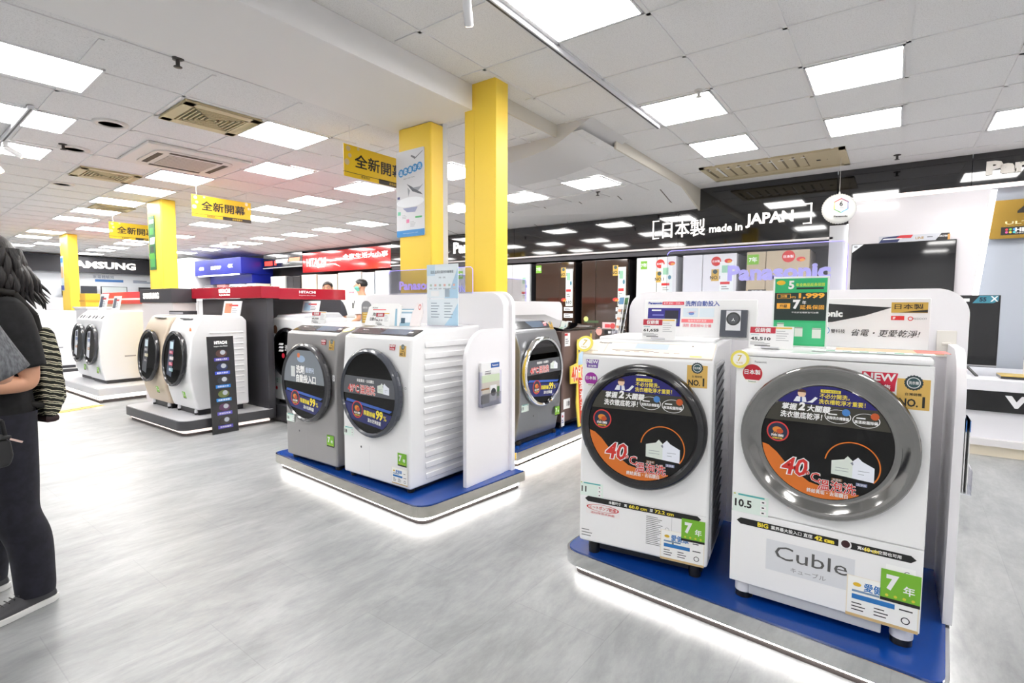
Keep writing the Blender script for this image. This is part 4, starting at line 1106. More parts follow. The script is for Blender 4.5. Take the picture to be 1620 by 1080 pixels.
# --- charcoal stand
CHAR = P((58, 57, 62), .42)
t = thing('display_stand', 'charcoal display stand with a red canopy and two rounded washing machines', 'display stand', (0, 0, 0))
platform(t, [(-7.30, 2.20), (-5.76, 2.215), (-5.70, 3.16), (-7.30, 3.16)], [.12, .12, 0, 0], .165, P((186, 186, 190), .4), P((64, 64, 68), .4), .10, True, EMIT((255, 240, 232), 0.8, 'dim_strip'))
mb = MB(); mb.box(-7.30, -5.72, 3.12, 3.20, .05, 1.42, CHAR); mb.build('back_panel', t, bevel=.004)
mb = MB(); mb.box(-6.5, -6.42, 3.2, 4.6, 0, 1.42, CHAR); mb.build('back_panel', t)
mb = MB(); mb.box(-6.42, -5.2, 3.21, 4.4, .02, .20, P((40, 40, 44), .5)); mb.build('plinth', t)
REDG = P((168, 18, 40), .14, coat=.6)
mb = MB(); mb.box(-7.42, -5.68, 3.04, 3.26, 1.425, 1.56, REDG); mb.box(-6.6, -5.70, 3.262, 4.16, 1.415, 1.545, REDG); cn = mb.build('canopy', t, bevel=.006)
mb = MB(); mb.M = Matrix.Translation((-6.52, 3.039, 1.50)); mb.text('HITACHI', 0, .015, .05, SIGNW, -.004, 'c', .27, bold=.015, depth=.004); mb.text('Inspire the Next', 0, -.035, .022, SIGNW, -.004, 'c', .26, bold=.02, depth=.004); mb.build('lettering', cn, label='lit white lettering')
mb = MB(); mb.M = Matrix.Translation((-5.699, 3.62, 1.485)) @ Matrix.Rotation(PI / 2, 4, 'Z'); mb.text('HITACHI', 0, .018, .032, P((240, 220, 226), .3), -.002, 'c', .22, bold=.05); mb.text('Inspire the Next', 0, -.022, .018, P((236, 200, 210), .3), -.002, 'c', .22, bold=.01); mb.build('lettering', cn)
# --- stand reading SAMSUNG
t = thing('display_stand', 'white display stand with a dark lit header in front of the mid-distance yellow pillar', 'display stand', (0, 0, 0))
mb = MB(); mb.box(-8.45, -7.42, 2.80, 3.10, 1.372, 1.555, P((62, 60, 66), .4)); hd = mb.build('header', t, bevel=.004)
mb = MB(); mb.box(-8.43, -7.44, 2.82, 3.10, 0, 1.37, P((226, 220, 222), .4)); mb.build('back_panel', t)
mb = MB(); mb.M = Matrix.Translation((-8.05, 2.798, 1.465)); mb.text('SAMSUNG', 0, 0, .08, SIGNW, -.006, 'c', .52, bold=.03, depth=.005); mb.build('lettering', hd, label='lit white lettering')
t = thing('display_stand', 'far grey platform carrying two white washing machines by the striped floor tape', 'display stand', (0, 0, 0))
platform(t, [(-11.3, 2.33), (-8.66, 2.34), (-8.70, 3.11), (-11.3, 3.11)], [.05, .02, 0, 0], .2, P((206, 206, 210), .4), P((214, 214, 218), .3), .10, True, EMIT((255, 250, 246), 1.6, 'dim_strip'))
t = thing('display_stand', 'low dark platform under the washing machine farthest left', 'display stand', (0, 0, 0))
mb = MB(); mb.box(-13.4, -12.35, 2.38, 3.2, 0, .15, P((70, 70, 74), .5)); mb.build('plinth', t)
mb = MB(); mb.box(-13.42, -12.33, 2.36, 3.22, .15, .158, P((200, 200, 204), .4)); mb.build('deck', t)

# ================================================================ SIGNS, CARDS AND LEAFLETS
def acrylic_sign(name, label, M, w, h, r, printer, parent_label=None):
    t = thing(name, label, 'sign', M.to_translation(), 0)
    t.matrix_world = M
    mb = MB(); mb.prism(rounded(0, w, 0, h, r, 'cd', 10), 0, .006, 'y', ACRYL); mb.build('acrylic_sheet', t)
    o = rounded(0, w, 0, h, r, 'cd', 10)
    mb = MB(); mb.tube([(p[0], .003, p[1]) for p in o[1:-1]], .0022, LAV, 5); mb.build('glowing_edge', t)
    mb = MB(); printer(mb); mb.build('lettering', t)
    return t
acrylic_sign('acrylic_sign', 'clear acrylic sign with big lavender lettering on top of the near stand', Matrix.Translation((-1.12, 3.11, 1.436)), .92, .245, .03,
             lambda m: m.text('Panasonic', .60, .10, .088, P((176, 172, 240), .4), -.001, 'c', .50, bold=.05, depth=.001))
acrylic_sign('acrylic_sign', 'clear acrylic sign with small lavender lettering before the yellow pillars', Matrix.Translation((-3.56, 3.04, 1.44)), .96, .205, .03,
             lambda m: m.text('Panasonic', .37, .075, .075, P((170, 150, 236), .4), -.001, 'c', .46, bold=.04, depth=.001))
acrylic_sign('acrylic_sign', 'clear acrylic sign facing the side aisle behind the yellow pillars', Matrix.Translation((-3.315, 3.5, 1.40)) @ Matrix.Rotation(PI / 2, 4, 'Z'), 1.3, .24, .03,
             lambda m: (m.text('ECONAVI', .02, .10, .085, P((150, 150, 240), .4), -.001, 'l', .40, bold=.01, depth=.001), m.text('nanoeX', .52, .10, .085, P((150, 150, 240), .4), -.001, 'l', .40, bold=.01, depth=.001)))

def price_card(label, loc, rotz, price, w=.155, h=.10, lean=.18):
    t = thing('price_card', label, 'price card', loc, rotz, 'red and white price cards')
    M = Matrix.Rotation(-lean, 4, 'X')
    mb = MB(); mb.M = M; mb.box(-w / 2, w / 2, 0, .002, 0, h, PAPER); mb.build('card', t)
    mb = MB(); mb.M = M; mb.box(-w * .2, w * .2, -.01, .012, -.0, .007, P((210, 210, 214), .3)); mb.build('holder', t)
    mb = MB(); mb.M = M; a = -.0008
    mb.rect(-w * .19, h * .82, w * .58, h * .28, P((186, 34, 56), .45), a); mb.text('促銷價', -w * .19, h * .82, h * .19, INKW, a - .0005, 'c', w * .36, bold=.03)
    mb.rect(w * .28, h * .93, w * .36, h * .06, P((240, 190, 70), .5), a)
    mb.text(price, -w * .46, h * .42, h * .17, INK, a, 'l', w * .46, bold=.03)
    mb.lines(-w * .46, h * .6, w * .3, 1, .01, P((90, 160, 170), .5), a, h * .02); mb.lines(-w * .46, h * .27, w * .5, 3, h * .05, P((140, 140, 144), .5), a, h * .02); mb.rect(-w * .18, h * .12, w * .36, h * .035, INK, a)
    mb.lines(w * .12, h * .78, w * .3, 5, h * .1, P((170, 170, 176), .5), a, h * .025)
    mb.build('print', t)
    return t
price_card('price card reading 61,655 on the washing machine with the black door ring', (-.91, 2.43, 1.192), math.radians(8), '61,655', .158, .10)
price_card('price card reading 45,510 on the washing machine with the steel dish door', (-.415, 2.40, 1.174), 0, '45,510', .170, .095)
price_card('price card on the silver grey washing machine of the middle stand', (-3.69, 2.43, 1.20), .2, '49,900', .15, .10)
price_card('price card before the white boards on the big white ribbed washing machine', (-2.97, 2.47, 1.20), .15, '56,310', .13, .10)

# big detergent board with a little machine picture, on the near-left machine
t = thing('display_board', 'white promotion board with a blue picture and blue headline behind the 61,655 price card', 'display board', (-.80, 2.66, 1.19), math.radians(3))
mb = MB(); mb.M = Matrix.Rotation(-.14, 4, 'X'); mb.box(-.275, .275, 0, .014, 0, .195, PAPER); mb.build('board', t, bevel=.002, seg=1)
mb = MB(); mb.M = Matrix.Rotation(-.14, 4, 'X'); a = -.001
mb.text('Panasonic', -.255, .178, .013, P((36, 60, 150), .4), a, 'l', .075, bold=.05); mb.rect(-.125, .177, .11, .016, P((226, 40, 70), .4), a); mb.text('業界首創一次投入', -.125, .177, .010, INKW, a - .0005, 'c', .1)
mb.text('洗劑自動投入', .02, .176, .026, P((40, 72, 160), .4), a, 'c', .165, bold=.03)
mb.rect(-.17, .105, .17, .095, P((42, 34, 130), .4), a); mb.rect(-.13, .11, .07, .06, P((22, 22, 46), .4), a - .0004); mb.rect(-.21, .14, .05, .008, INKW, a - .0005); mb.rect(-.2, .115, .06, .006, P((120, 120, 200), .4), a - .0005); mb.rect(-.12, .085, .05, .02, P((60, 70, 100), .4), a - .0006)
mb.rect(-.035, .13, .075, .045, P((214, 226, 236), .5), a); mb.disc(-.03, .125, .014, P((110, 140, 200), .5), a - .0005, .008); mb.rect(-.04, .132, .03, .004, P((220, 120, 130), .5), a - .0006, skew=.02)
mb.rect(.045, .13, .07, .045, P((220, 232, 240), .5), a); mb.rect(.0, .088, .155, .018, P((240, 120, 126), .5), a); mb.text('強效洗淨好清潔', .0, .088, .011, INKW, a - .0005, 'c', .09); mb.text('洗劑 柔軟精90 分離', .0, .064, .016, P((230, 90, 110), .5), a, 'c', .14)
mb.build('print', t)
mb = MB(); mb.M = Matrix.Rotation(-.14, 4, 'X'); mb.box(.115, .235, -.022, 0, .012, .142, P((70, 74, 84), .4)); mb.box(.142, .208, -.026, -.022, .042, .138, P((216, 216, 220), .4))
mb.disc(.175, .098, .032, P((40, 42, 46), .3), -.0265); mb.disc(.175, .098, .024, P((70, 72, 78), .3), -.027); mb.text('人', .175, .094, .014, INKW, -.0275, bold=.02)
mb.build('machine_picture', t)
# leaflets standing at the left end of it
def leaflet_fan(label, loc, rotz, n, w, h, cols):
    t = thing('leaflet_holder', label, 'leaflets', loc, rotz)
    mb = MB(); mb.box(-w / 2 - .01, w / 2 + .01, -.05, .0, 0, .02, P((210, 216, 220), .2)); mb.box(-w / 2 - .01, w / 2 + .01, -.052, -.048, 0, h * .35, ACRYL); mb.build('holder', t)
    for i in range(n):
        mb = MB(); mb.M = Matrix.Translation((0, -.04 + i * .012, .02)) @ Matrix.Rotation(-.12 - .05 * i, 4, 'X')
        mb.box(-w / 2, w / 2, 0, .003, 0, h, PAPER); c = cols[i % len(cols)]
        mb.rect(0, h * .88, w * .9, h * .14, P(c[0], .4), -.0008)
        for k in range(4): mb.rect(-w * .1, h * (.68 - k * .17), w * .62, h * .05, P(c[1], .4), -.0008); mb.rect(w * .32, h * (.66 - k * .17), w * .18, h * .1, P((70, 76, 90), .4), -.0008)
        mb.build('leaflet', t)
    return t
leaflet_fan('slanted leaflets with orange lines at the left end of the near stand', (-1.36, 3.02, 1.10), -.95, 2, .16, .30, [((70, 140, 190), (226, 150, 110)), ((60, 130, 60), (200, 180, 60))])
t = thing('leaflet_holder', 'thin leaflets with blue tops hanging outside the near stand, right edge', 'leaflets', (.232, 2.80, .60), 0)
mb = MB(); mb.box(0, .045, -.08, .08, 0, .004, P((216, 220, 226), .2)); mb.box(.043, .046, -.08, .08, 0, .10, ACRYL); mb.build('holder', t)
for i in range(3):
    mb = MB(); mb.box(.006 + i * .012, .009 + i * .012, -.075, .075, .004, .30, PAPER); mb.box(.006 + i * .012, .0091 + i * .012, -.0752, .0752, .255, .30, P((60, 120, 190), .4)); mb.build('leaflet', t)

# right machine: green poster, wide board, loose leaflets
t = thing('poster_stand', 'green and black upright poster offering 5 years for 1,999', 'poster', (-.325, 2.50, 1.178), 0)
mb = MB(); mb.M = Matrix.Rotation(-.05, 4, 'X'); mb.box(-.105, .105, 0, .006, 0, .30, P((236, 240, 238), .25)); mb.build('frame', t, bevel=.002, seg=1)
mb = MB(); mb.M = Matrix.Rotation(-.05, 4, 'X'); a = -.001
GR = P((40, 176, 110), .35); DG = P((26, 44, 40), .4); OR = P((250, 180, 60), .4)
mb.rect(0, .15, .195, .285, GR, a); mb.rect(0, .173, .195, .118, DG, a - .0004)
mb.disc(-.075, .275, .017, P((240, 190, 40), .4), a - .0004, .010); mb.text('5', -.035, .265, .036, INKW, a - .0005, 'c', bold=.04); mb.text('年全商品延長保固', .035, .265, .014, P((220, 236, 80), .4), a - .0005, 'c', .105, bold=.02); mb.rect(.035, .25, .10, .008, DG, a - .0005)
mb.rect(-.062, .217, .052, .020, OR, a - .0008); mb.rect(-.062, .217, .049, .017, DG, a - .0011); mb.text('加價', -.062, .217, .012, OR, a - .0014, 'c', bold=.02)
mb.text('NT$', -.026, .212, .009, OR, a - .0008, 'c', bold=.02); mb.text('1,999', .042, .217, .026, OR, a - .0008, 'c', .095, bold=.05)
mb.rect(-.062, .175, .052, .024, OR, a - .0008); mb.text('升級', -.062, .175, .014, DG, a - .0012, 'c', bold=.02)
mb.text('7', -.012, .182, .040, INKW, a - .0008, 'c', bold=.06); mb.text('年', .016, .19, .015, INKW, a - .0008, bold=.02); mb.text('延長保固', .045, .170, .018, OR, a - .0008, 'c', .088, bold=.03); mb.text('不限家電種類皆可加購', .02, .148, .007, INKW, a - .0008, 'c', .10)
mb.rect(0, .06, .195, .09, P((60, 184, 124), .35), a - .0004)
for x, z, w, h in ((-.07, .08, .026, .045), (.0, .066, .03, .04), (.066, .062, .032, .042)): mb.rect(x, z, w, h, P((226, 232, 222), .4), a - .0008); mb.rect(x, z + h * .42, w, .003, P((60, 90, 80), .4), a - .001)
mb.build('print', t)
t = thing('display_board', 'wide white board with a black arrow shape and slanted black Chinese slogan', 'display board', (-.085, 2.74, 1.172), 0)
mb = MB(); mb.box(-.265, .205, 0, .012, 0, .215, PAPER); mb.build('board', t, bevel=.002, seg=1)
mb = MB(); a = -.001
mb.poly([(-.265, .20), (.075, .176), (-.02, .14), (-.14, .11), (-.265, .10)], P((26, 26, 26), .15, coat=.4), a); mb.text('Panasonic', -.10, .148, .03, INKW, a - .0005, 'r', .155, bold=.05)
mb.rect(.135, .176, .122, .044, P((206, 170, 80), .3, .3), a); mb.poly([(.1, .156), (.196, .156), (.196, .168)], P((40, 36, 30), .4), a - .0004); mb.text('日本製', .133, .18, .022, INK, a - .0006, 'c', .096, bold=.02)
mb.rect(.097, .132, .045, .018, P((220, 50, 50), .4), a); mb.text('IF', .085, .132, .010, INKW, a - .0005, bold=.04); mb.ring(.14, .13, .006, .009, P((220, 50, 50), .4), a); mb.text('REDDOT', .172, .13, .008, P((120, 120, 124), .4), a)
mb.disc(-.165, .072, .018, P((70, 140, 190), .4), a); mb.disc(-.165, .072, .015, P((236, 244, 250), .4), a - .0004); mb.text('2+', -.165, .072, .012, P((50, 110, 170), .4), a - .0008)
mb.text('雙科技', -.115, .07, .018, INK, a, 'c', .054, bold=.01); mb.text('省電・更愛乾淨!', .055, .066, .030, INK, a, 'c', .24, bold=.005, shear=.25)
mb.build('print', t)
t = thing('leaflet', 'orange leaflet lying on the steel dish door machine before the wide white board', 'leaflet', (.0, 2.56, 1.174), .05)
mb = MB(); mb.box(-.19, .15, -.09, .06, 0, .004, P((240, 196, 160), .5)); mb.box(.07, .17, -.09, .06, .004, .005, P((230, 120, 110), .5)); mb.box(-.27, .12, -.16, -.09, 0, .003, P((226, 236, 232), .5))
for i in range(6): mb.box(-.22 + i * .055, -.19 + i * .055, -.15, -.12, .003, .0036, P((120, 140, 150) if i % 2 else (70, 150, 110), .5))
mb.build('sheet', t)

# middle stand: boards on the big white machine, info board, brochure on the fin
t = thing('display_board', 'white A-shaped promotion board on the big white ribbed washing machine', 'display board', (-3.03, 2.56, 1.20), .12)
mb = MB(); mb.M = Matrix.Rotation(-.25, 4, 'X'); mb.prism([(-.22, 0), (.12, 0), (.12, .15), (.08, .17), (-.15, .17), (-.20, .14)], 0, .01, 'y', PAPER); mb.build('board', t)
mb = MB(); mb.M = Matrix.Rotation(-.25, 4, 'X'); a = -.001
mb.text('Panasonic', -.16, .135, .010, INK, a, 'l', bold=.02); mb.rect(-.09, .12, .13, .006, P((220, 70, 70), .4), a); mb.text('洗劑&', -.15, .085, .024, INK, a, 'l', bold=.02); mb.text('自動省事', -.17, .048, .026, INK, a, 'l', .09, bold=.02); mb.build('print', t)
mb = MB(); mb.M = Matrix.Translation((.16, .03, 0)) @ Matrix.Rotation(.5, 4, 'Z') @ Matrix.Rotation(-.3, 4, 'X'); mb.box(-.08, .08, 0, .006, 0, .13, P((150, 186, 206), .4)); mb.rect(0, .06, .09, .07, P((232, 238, 244), .4), -.001); mb.rect(-.02, .04, .03, .04, P((60, 90, 110), .4), -.0014); mb.rect(.0, .115, .12, .012, INKW, -.001); mb.build('side_leaflet', t)
mb = MB(); mb.M = Matrix.Translation((.24, .04, 0)) @ Matrix.Rotation(-.2, 4, 'X'); mb.prism([(-.05, 0), (.04, 0), (.06, .10), (.04, .17), (.0, .17), (-.04, .1)], 0, .006, 'y', P((240, 232, 232), .4)); mb.ring(.025, .14, .014, .02, REDINK, -.001, sx=.6); mb.build('side_card', t)
t = thing('leaflet_stand', 'grey rounded leaflet with a gold lower half on the silver grey washing machine', 'leaflet', (-3.46, 2.72, 1.205), .2)
mb = MB(); mb.prism([(-.05, 0), (.05, 0)] + [(.05 * math.cos(i * PI / 12), .13 + .05 * math.sin(i * PI / 12)) for i in range(13)], 0, .006, 'y', P((150, 150, 154), .35)); mb.build('card', t)
mb = MB(); mb.rect(0, .045, .08, .085, P((222, 176, 60), .4), -.001); mb.lines(-.03, .08, .06, 4, .02, P((240, 226, 180), .4), -.0014, .006); mb.text('自動投入', 0, .125, .016, INKW, -.001, 'c'); mb.build('print', t)
t = thing('info_board', 'pale blue two-panel information board standing on the big white ribbed washing machine', 'information board', (-2.64, 2.75, 1.206), .02)
for z0, z1, nm in ((0, .19, 'lower_sheet'), (.195, .44, 'upper_sheet')):
    mb = MB(); mb.box(-.15, .15, 0, .006, z0, z1, P((226, 236, 242), .3)); a = -.001
    mb.poly([(.02, z0), (.15, z0), (.15, z1 - .03), (.07, z0 + .05)], P((176, 210, 232), .4), a)
    if z0 > .1:
        mb.rect(-.11, .40, .08, .08, P((200, 222, 236), .4), a); mb.text('國民品質抗菌洗衣機專案', 0, .385, .022, P((70, 84, 100), .4), a - .0004, 'c', .22); mb.text('特點　說明', 0, .345, .012, P((130, 140, 150), .4), a - .0004, 'c')
        for i in range(6): mb.rect(-.11 + i * .045, .29, .02, .016, P((226, 180, 170) if i % 2 else (180, 200, 190), .4), a - .0004); mb.rect(-.11 + i * .045, .265, .03, .008, P((190, 196, 204), .4), a - .0004)
        mb.rect(-.07, .23, .08, .04, P((238, 240, 242), .4), a - .0004); mb.rect(.05, .235, .045, .06, P((160, 176, 190), .4), a - .0004)
    else:
        mb.lines(-.11, .16, .09, 6, .02, P((150, 164, 176), .4), a - .0004, .006); mb.lines(.02, .16, .09, 6, .02, P((150, 164, 176), .4), a - .0004, .006)
    mb.build(nm, t)
mb = MB(); mb.cyl((-.13, .01, 0), (-.13, .01, .43), .004, ACRYL, 8); mb.cyl((.13, .01, 0), (.13, .01, .43), .004, ACRYL, 8); mb.box(-.15, .15, -.02, .05, -.004, .0, ACRYL); mb.build('holder', t)
t = thing('brochure_box', 'clear brochure box with a machine picture on the side panel of the middle stand', 'brochure holder', (-2.254, 2.80, .66), PI / 2)
mb = MB(); mb.box(-.105, .105, -.03, -.002, 0, .02, ACRYL); mb.box(-.105, .105, -.034, -.031, 0, .09, ACRYL); mb.box(-.108, -.104, -.034, -.002, 0, .24, ACRYL); mb.box(.104, .108, -.034, -.002, 0, .24, ACRYL); mb.build('box', t)
mb = MB(); mb.box(-.10, .10, -.022, -.004, .004, .30, PAPER); a = -.0226
mb.rect(.05, .278, .095, .034, P((30, 90, 170), .4), a); mb.text('Panasonic', .05, .278, .014, INKW, a - .0005, 'c', .07, bold=.03)
mb.rect(0, .10, .2, .19, P((206, 200, 190), .5), a); mb.rect(0, .19, .2, .05, P((206, 220, 190), .5), a - .0002); mb.rect(-.06, .12, .09, .012, P((150, 110, 70), .5), a - .0006); mb.rect(-.06, .05, .09, .06, P((70, 62, 54), .5), a - .0004)
mb.rect(0, .02, .2, .04, P((176, 180, 190), .5), a - .0003); mb.rect(.03, .085, .07, .11, P((238, 238, 240), .4), a - .0008); mb.disc(.03, .09, .028, P((34, 36, 44), .3), a - .0011); mb.rect(.085, .09, .03, .07, P((90, 130, 80), .5), a - .0006)
mb.text('使用更簡單', -.03, .225, .012, INK, a - .0005, 'c', bold=.01); mb.lines(-.06, .24, .1, 1, .01, P((120, 120, 124), .5), a, .005)
mb.build('brochure', t)

# tall black poster board on the floor
t = thing('poster_board', 'tall narrow black poster board standing beside the white rounded machine', 'poster', (-5.645, 2.60, .0), PI / 2)
mb = MB(); mb.M = Matrix.Rotation(-.06, 4, 'X'); mb.M = mb.M @ Matrix.Diagonal((.76, 1, 1, 1)); mb.box(-.175, .175, 0, .012, 0, 1.02, P((16, 17, 22), .25)); a = -.001
mb.text('HITACHI', 0, .955, .034, INKW, a, 'c', .17, bold=.05); mb.text('Inspire the Next', 0, .915, .02, INKW, a, 'c', .18)
cols = [((120, 70, 60), (70, 60, 160)), ((40, 60, 130), (50, 80, 200)), ((50, 60, 80), (30, 120, 200)), ((150, 170, 80), (40, 130, 200)), ((130, 70, 130), (90, 80, 180)), ((80, 70, 70), (80, 70, 170))]
for i, (c, b) in enumerate(cols):
    z = .84 - i * .142
    mb.disc(0, z, .075, P(tuple(int(v * .6) for v in c), .4), a, .04); mb.disc(.02, z + .01, .035, P((170, 176, 186), .4), a - .0004, .024)
    mb.rect(0, z - .062, .20, .034, P(b, .4), a - .0006); mb.text(['自動投入洗衣', '風熨斗烘衣', '洗劑省水洗', '自動清潔槽', '尼加拉飛瀑', '奈米除菌烘'][i], 0, z - .062, .018, INKW, a - .001, 'c', .15, bold=.02)
mb.build('panel', t)

# small boards on the far machines
def small_board(label, loc, rotz, w, h, c):
    t = thing('display_board', label, 'display board', loc, rotz)
    mb = MB(); mb.M = Matrix.Rotation(-.2, 4, 'X'); mb.box(-w / 2, w / 2, 0, .01, 0, h, P((232, 234, 236), .4)); mb.build('board', t)
    mb = MB(); mb.M = Matrix.Rotation(-.2, 4, 'X')
    mb.rect(-w * .2, h * .5, w * .4, h * .7, P(c, .4), -.001); mb.rect(w * .1, h * .7, w * .5, h * .12, P((200, 60, 60), .4), -.001); mb.lines(w * .02, h * .5, w * .36, 3, h * .13, P((110, 112, 120), .5), -.001, h * .04); mb.build('print', t)
small_board('white and orange slanted board behind the white rounded machine', (-6.20, 2.95, HP + 1.06), .1, .34, .17, (190, 120, 90))
small_board('pale blue board on the machine under the red canopy', (-5.66, 3.62, 1.262), 0, .34, .14, (160, 190, 214))
small_board('small white board on the corner machine of the far grey platform', (-9.6, 2.85, 1.26), 0, .3, .22, (90, 96, 110))
small_board('white board with dark marks on the grey fronted machine of the far platform', (-10.2, 2.85, 1.26), 0, .34, .26, (70, 80, 100))
t = thing('remote_box', 'dark flat box lying on the beige washing machine', 'box', (-6.88, 2.72, HP + 1.06), .1)
mb = MB(); mb.box(-.16, .16, -.08, .08, 0, .05, P((46, 46, 50), .3)); mb.build('body', t, bevel=.006)
mb = MB(); mb.box(-.15, .15, -.081, -.079, .015, .035, P((160, 160, 166), .3)); mb.build('front_strip', t)

# poster on the yellow pillar
t = thing('wall_poster', 'white poster with blue round lettering on the nearer yellow pillar', 'poster', (-3.322, 3.088, 1.93), 0)
mb = MB(); mb.prism(rounded(-.168, .168, 0, .715, .012, 'abcd', 3), -.006, 0, 'y', P((222, 222, 226), .3)); mb.build('sheet', t)
mb = MB(); a = -.0068
mb.prism(rounded(-.168, .168, .0, .055, .012, 'ab', 3), -.0068, -.006, 'y', P((50, 140, 206), .35)); mb.text('www.panasonic.com', 0, .028, .014, P((190, 220, 240), .4), a - .0006, 'c', .18)
for i in range(5):
    mb.disc(-.108 + i * .056, .535 + i * .008, .033, P((60, 150, 214), .4), a); mb.text('溫柔最好洗'[i], -.108 + i * .056, .535 + i * .008, .038, P((226, 240, 250), .4), a - .0006, 'c', bold=.02)
mb.text('Washer / Dryer / Combo', -.01, .485, .012, P((90, 90, 96), .4), a, 'c', rot=.05)
mb.poly([(.01, .66), (.06, .63), (.15, .68), (.16, .69), (.07, .645), (.02, .67)], P((110, 112, 120), .4), a)
GG = P((96, 98, 106), .4)
mb.poly([(-.04, .44), (.03, .37), (.15, .33), (.13, .35), (.04, .40)], GG, a); mb.poly([(.02, .40), (.12, .40), (.16, .42), (.1, .37)], P((150, 154, 164), .4), a - .0003); mb.poly([(-.03, .41), (-.02, .33), (.0, .38)], P((160, 164, 170), .4), a)
mb.disc(.0, .285, .165, P((244, 246, 250), .3), a - .0004, .042); mb.poly([(-.09, .24), (.09, .24), (.06, .20), (-.04, .205)], P((150, 156, 190), .4), a - .0002)
mb.rect(-.14, .33, .03, .02, P((70, 70, 130), .4), a - .0006); mb.rect(-.135, .20, .035, .03, P((110, 196, 160), .4), a); mb.rect(-.03, .13, .035, .03, P((226, 130, 170), .4), a)
mb.lines(-.1, .18, .06, 3, .012, P((150, 150, 156), .4), a, .003); mb.lines(.0, .12, .07, 4, .012, P((150, 150, 156), .4), a, .003); mb.rect(.1, .155, .08, .014, P((80, 180, 110), .4), a)
mb.build('print', t)
# green banner poster on the mid pillar, blue posters on the far pillar
t = thing('wall_poster', 'tall narrow green poster on the mid-distance yellow pillar', 'poster', (-8.86, 3.128, 1.86), 0)
mb = MB(); mb.box(-.11, .11, -.006, 0, 0, .78, P((40, 110, 60), .4)); mb.build('sheet', t)
mb = MB(); a = -.007
for z, w, h, c, sk in ((.70, .16, .06, (220, 228, 210), .02), (.56, .14, .10, (70, 160, 70), 0), (.42, .18, .10, (226, 232, 226), .03), (.30, .12, .09, (40, 60, 50), 0), (.2, .2, .08, (90, 180, 60), -.03), (.1, .16, .12, (80, 170, 90), 0)): mb.rect(0, z, w, h, P(c, .4), a, sk)
mb.build('print', t)
t = thing('wall_poster', 'tall pale blue poster on the farthest yellow pillar', 'poster', (-14.84, 3.478, 1.65), 0)
mb = MB(); mb.box(-.09, .09, -.006, 0, 0, .75, P((206, 222, 234), .4)); mb.build('sheet', t)
mb = MB(); mb.rect(0, .66, .16, .1, P((70, 150, 210), .4), -.007); mb.rect(0, .40, .15, .25, P((226, 190, 150), .4), -.007); mb.rect(0, .06, .17, .1, P((60, 80, 170), .4), -.007); mb.build('print', t)
# hazard tape on the floor
t = thing('floor_tape', 'short yellow and black striped tape on the floor by the far grey platform', 'floor tape', (-8.45, 2.08, 0.0), math.radians(110))
mb = MB(); mb.box(-.26, .26, -.07, .07, 0, .003, P((236, 200, 70), .5))
for i in range(8): mb.add([(-.24 + i * .065, -.07, .0034), (-.225 + i * .065, -.07, .0034), (-.195 + i * .065, .07, .0034), (-.21 + i * .065, .07, .0034)], [(0, 1, 2, 3)], P((90, 84, 60), .5))
mb.build('tape', t)
# ================================================================ BACK WALL
t = thing('sign_lettering', 'lit white bracketed lettering made in JAPAN on the black band', 'sign', (-2.97, 7.692, 2.50))
for a_ in (('日本製', .12, -.02, .24, .62, .012), ('made in', .80, -.055, .105, .44, .02), ('JAPAN', 1.28, .01, .19, .58, .03)):
    mb = MB(); mb.text(a_[0], a_[1], a_[2], a_[3], SIGNW, -.006, 'l', a_[4], bold=a_[5], depth=.006); mb.build('word', t)
for q in (((-.03, -.012, -.14, .13), (-.03, .07, .115, .13), (-.03, .07, -.14, -.125)), ((2.05, 2.068, -.09, .17), (1.97, 2.068, .155, .17), (1.97, 2.068, -.09, -.075))):
    mb = MB()
    for x0, x1, z0, z1 in q: mb.box(x0, x1, -.008, -.002, z0, z1, SIGNW)
    mb.build('bracket', t)
mb = MB(); mb.M = Matrix.Translation((-7.07, 7.692, 2.475)); mb.text('Panasonic', 0, 0, .22, SIGNW, -.006, 'l', 1.15, bold=.045, depth=.006)
tag(mb.build('sign_lettering'), 'lit white lettering on the black band, partly hidden by the yellow pillars', 'sign')
mb = MB(); mb.M = Matrix.Translation((.735, 7.692, 2.85)); mb.text('Panasonic', 0, 0, .15, P((246, 240, 232), .4), -.006, 'l', .98, bold=.06, depth=.006)
tag(mb.build('sign_lettering'), 'cream lettering on the black band cut by the right edge', 'sign')

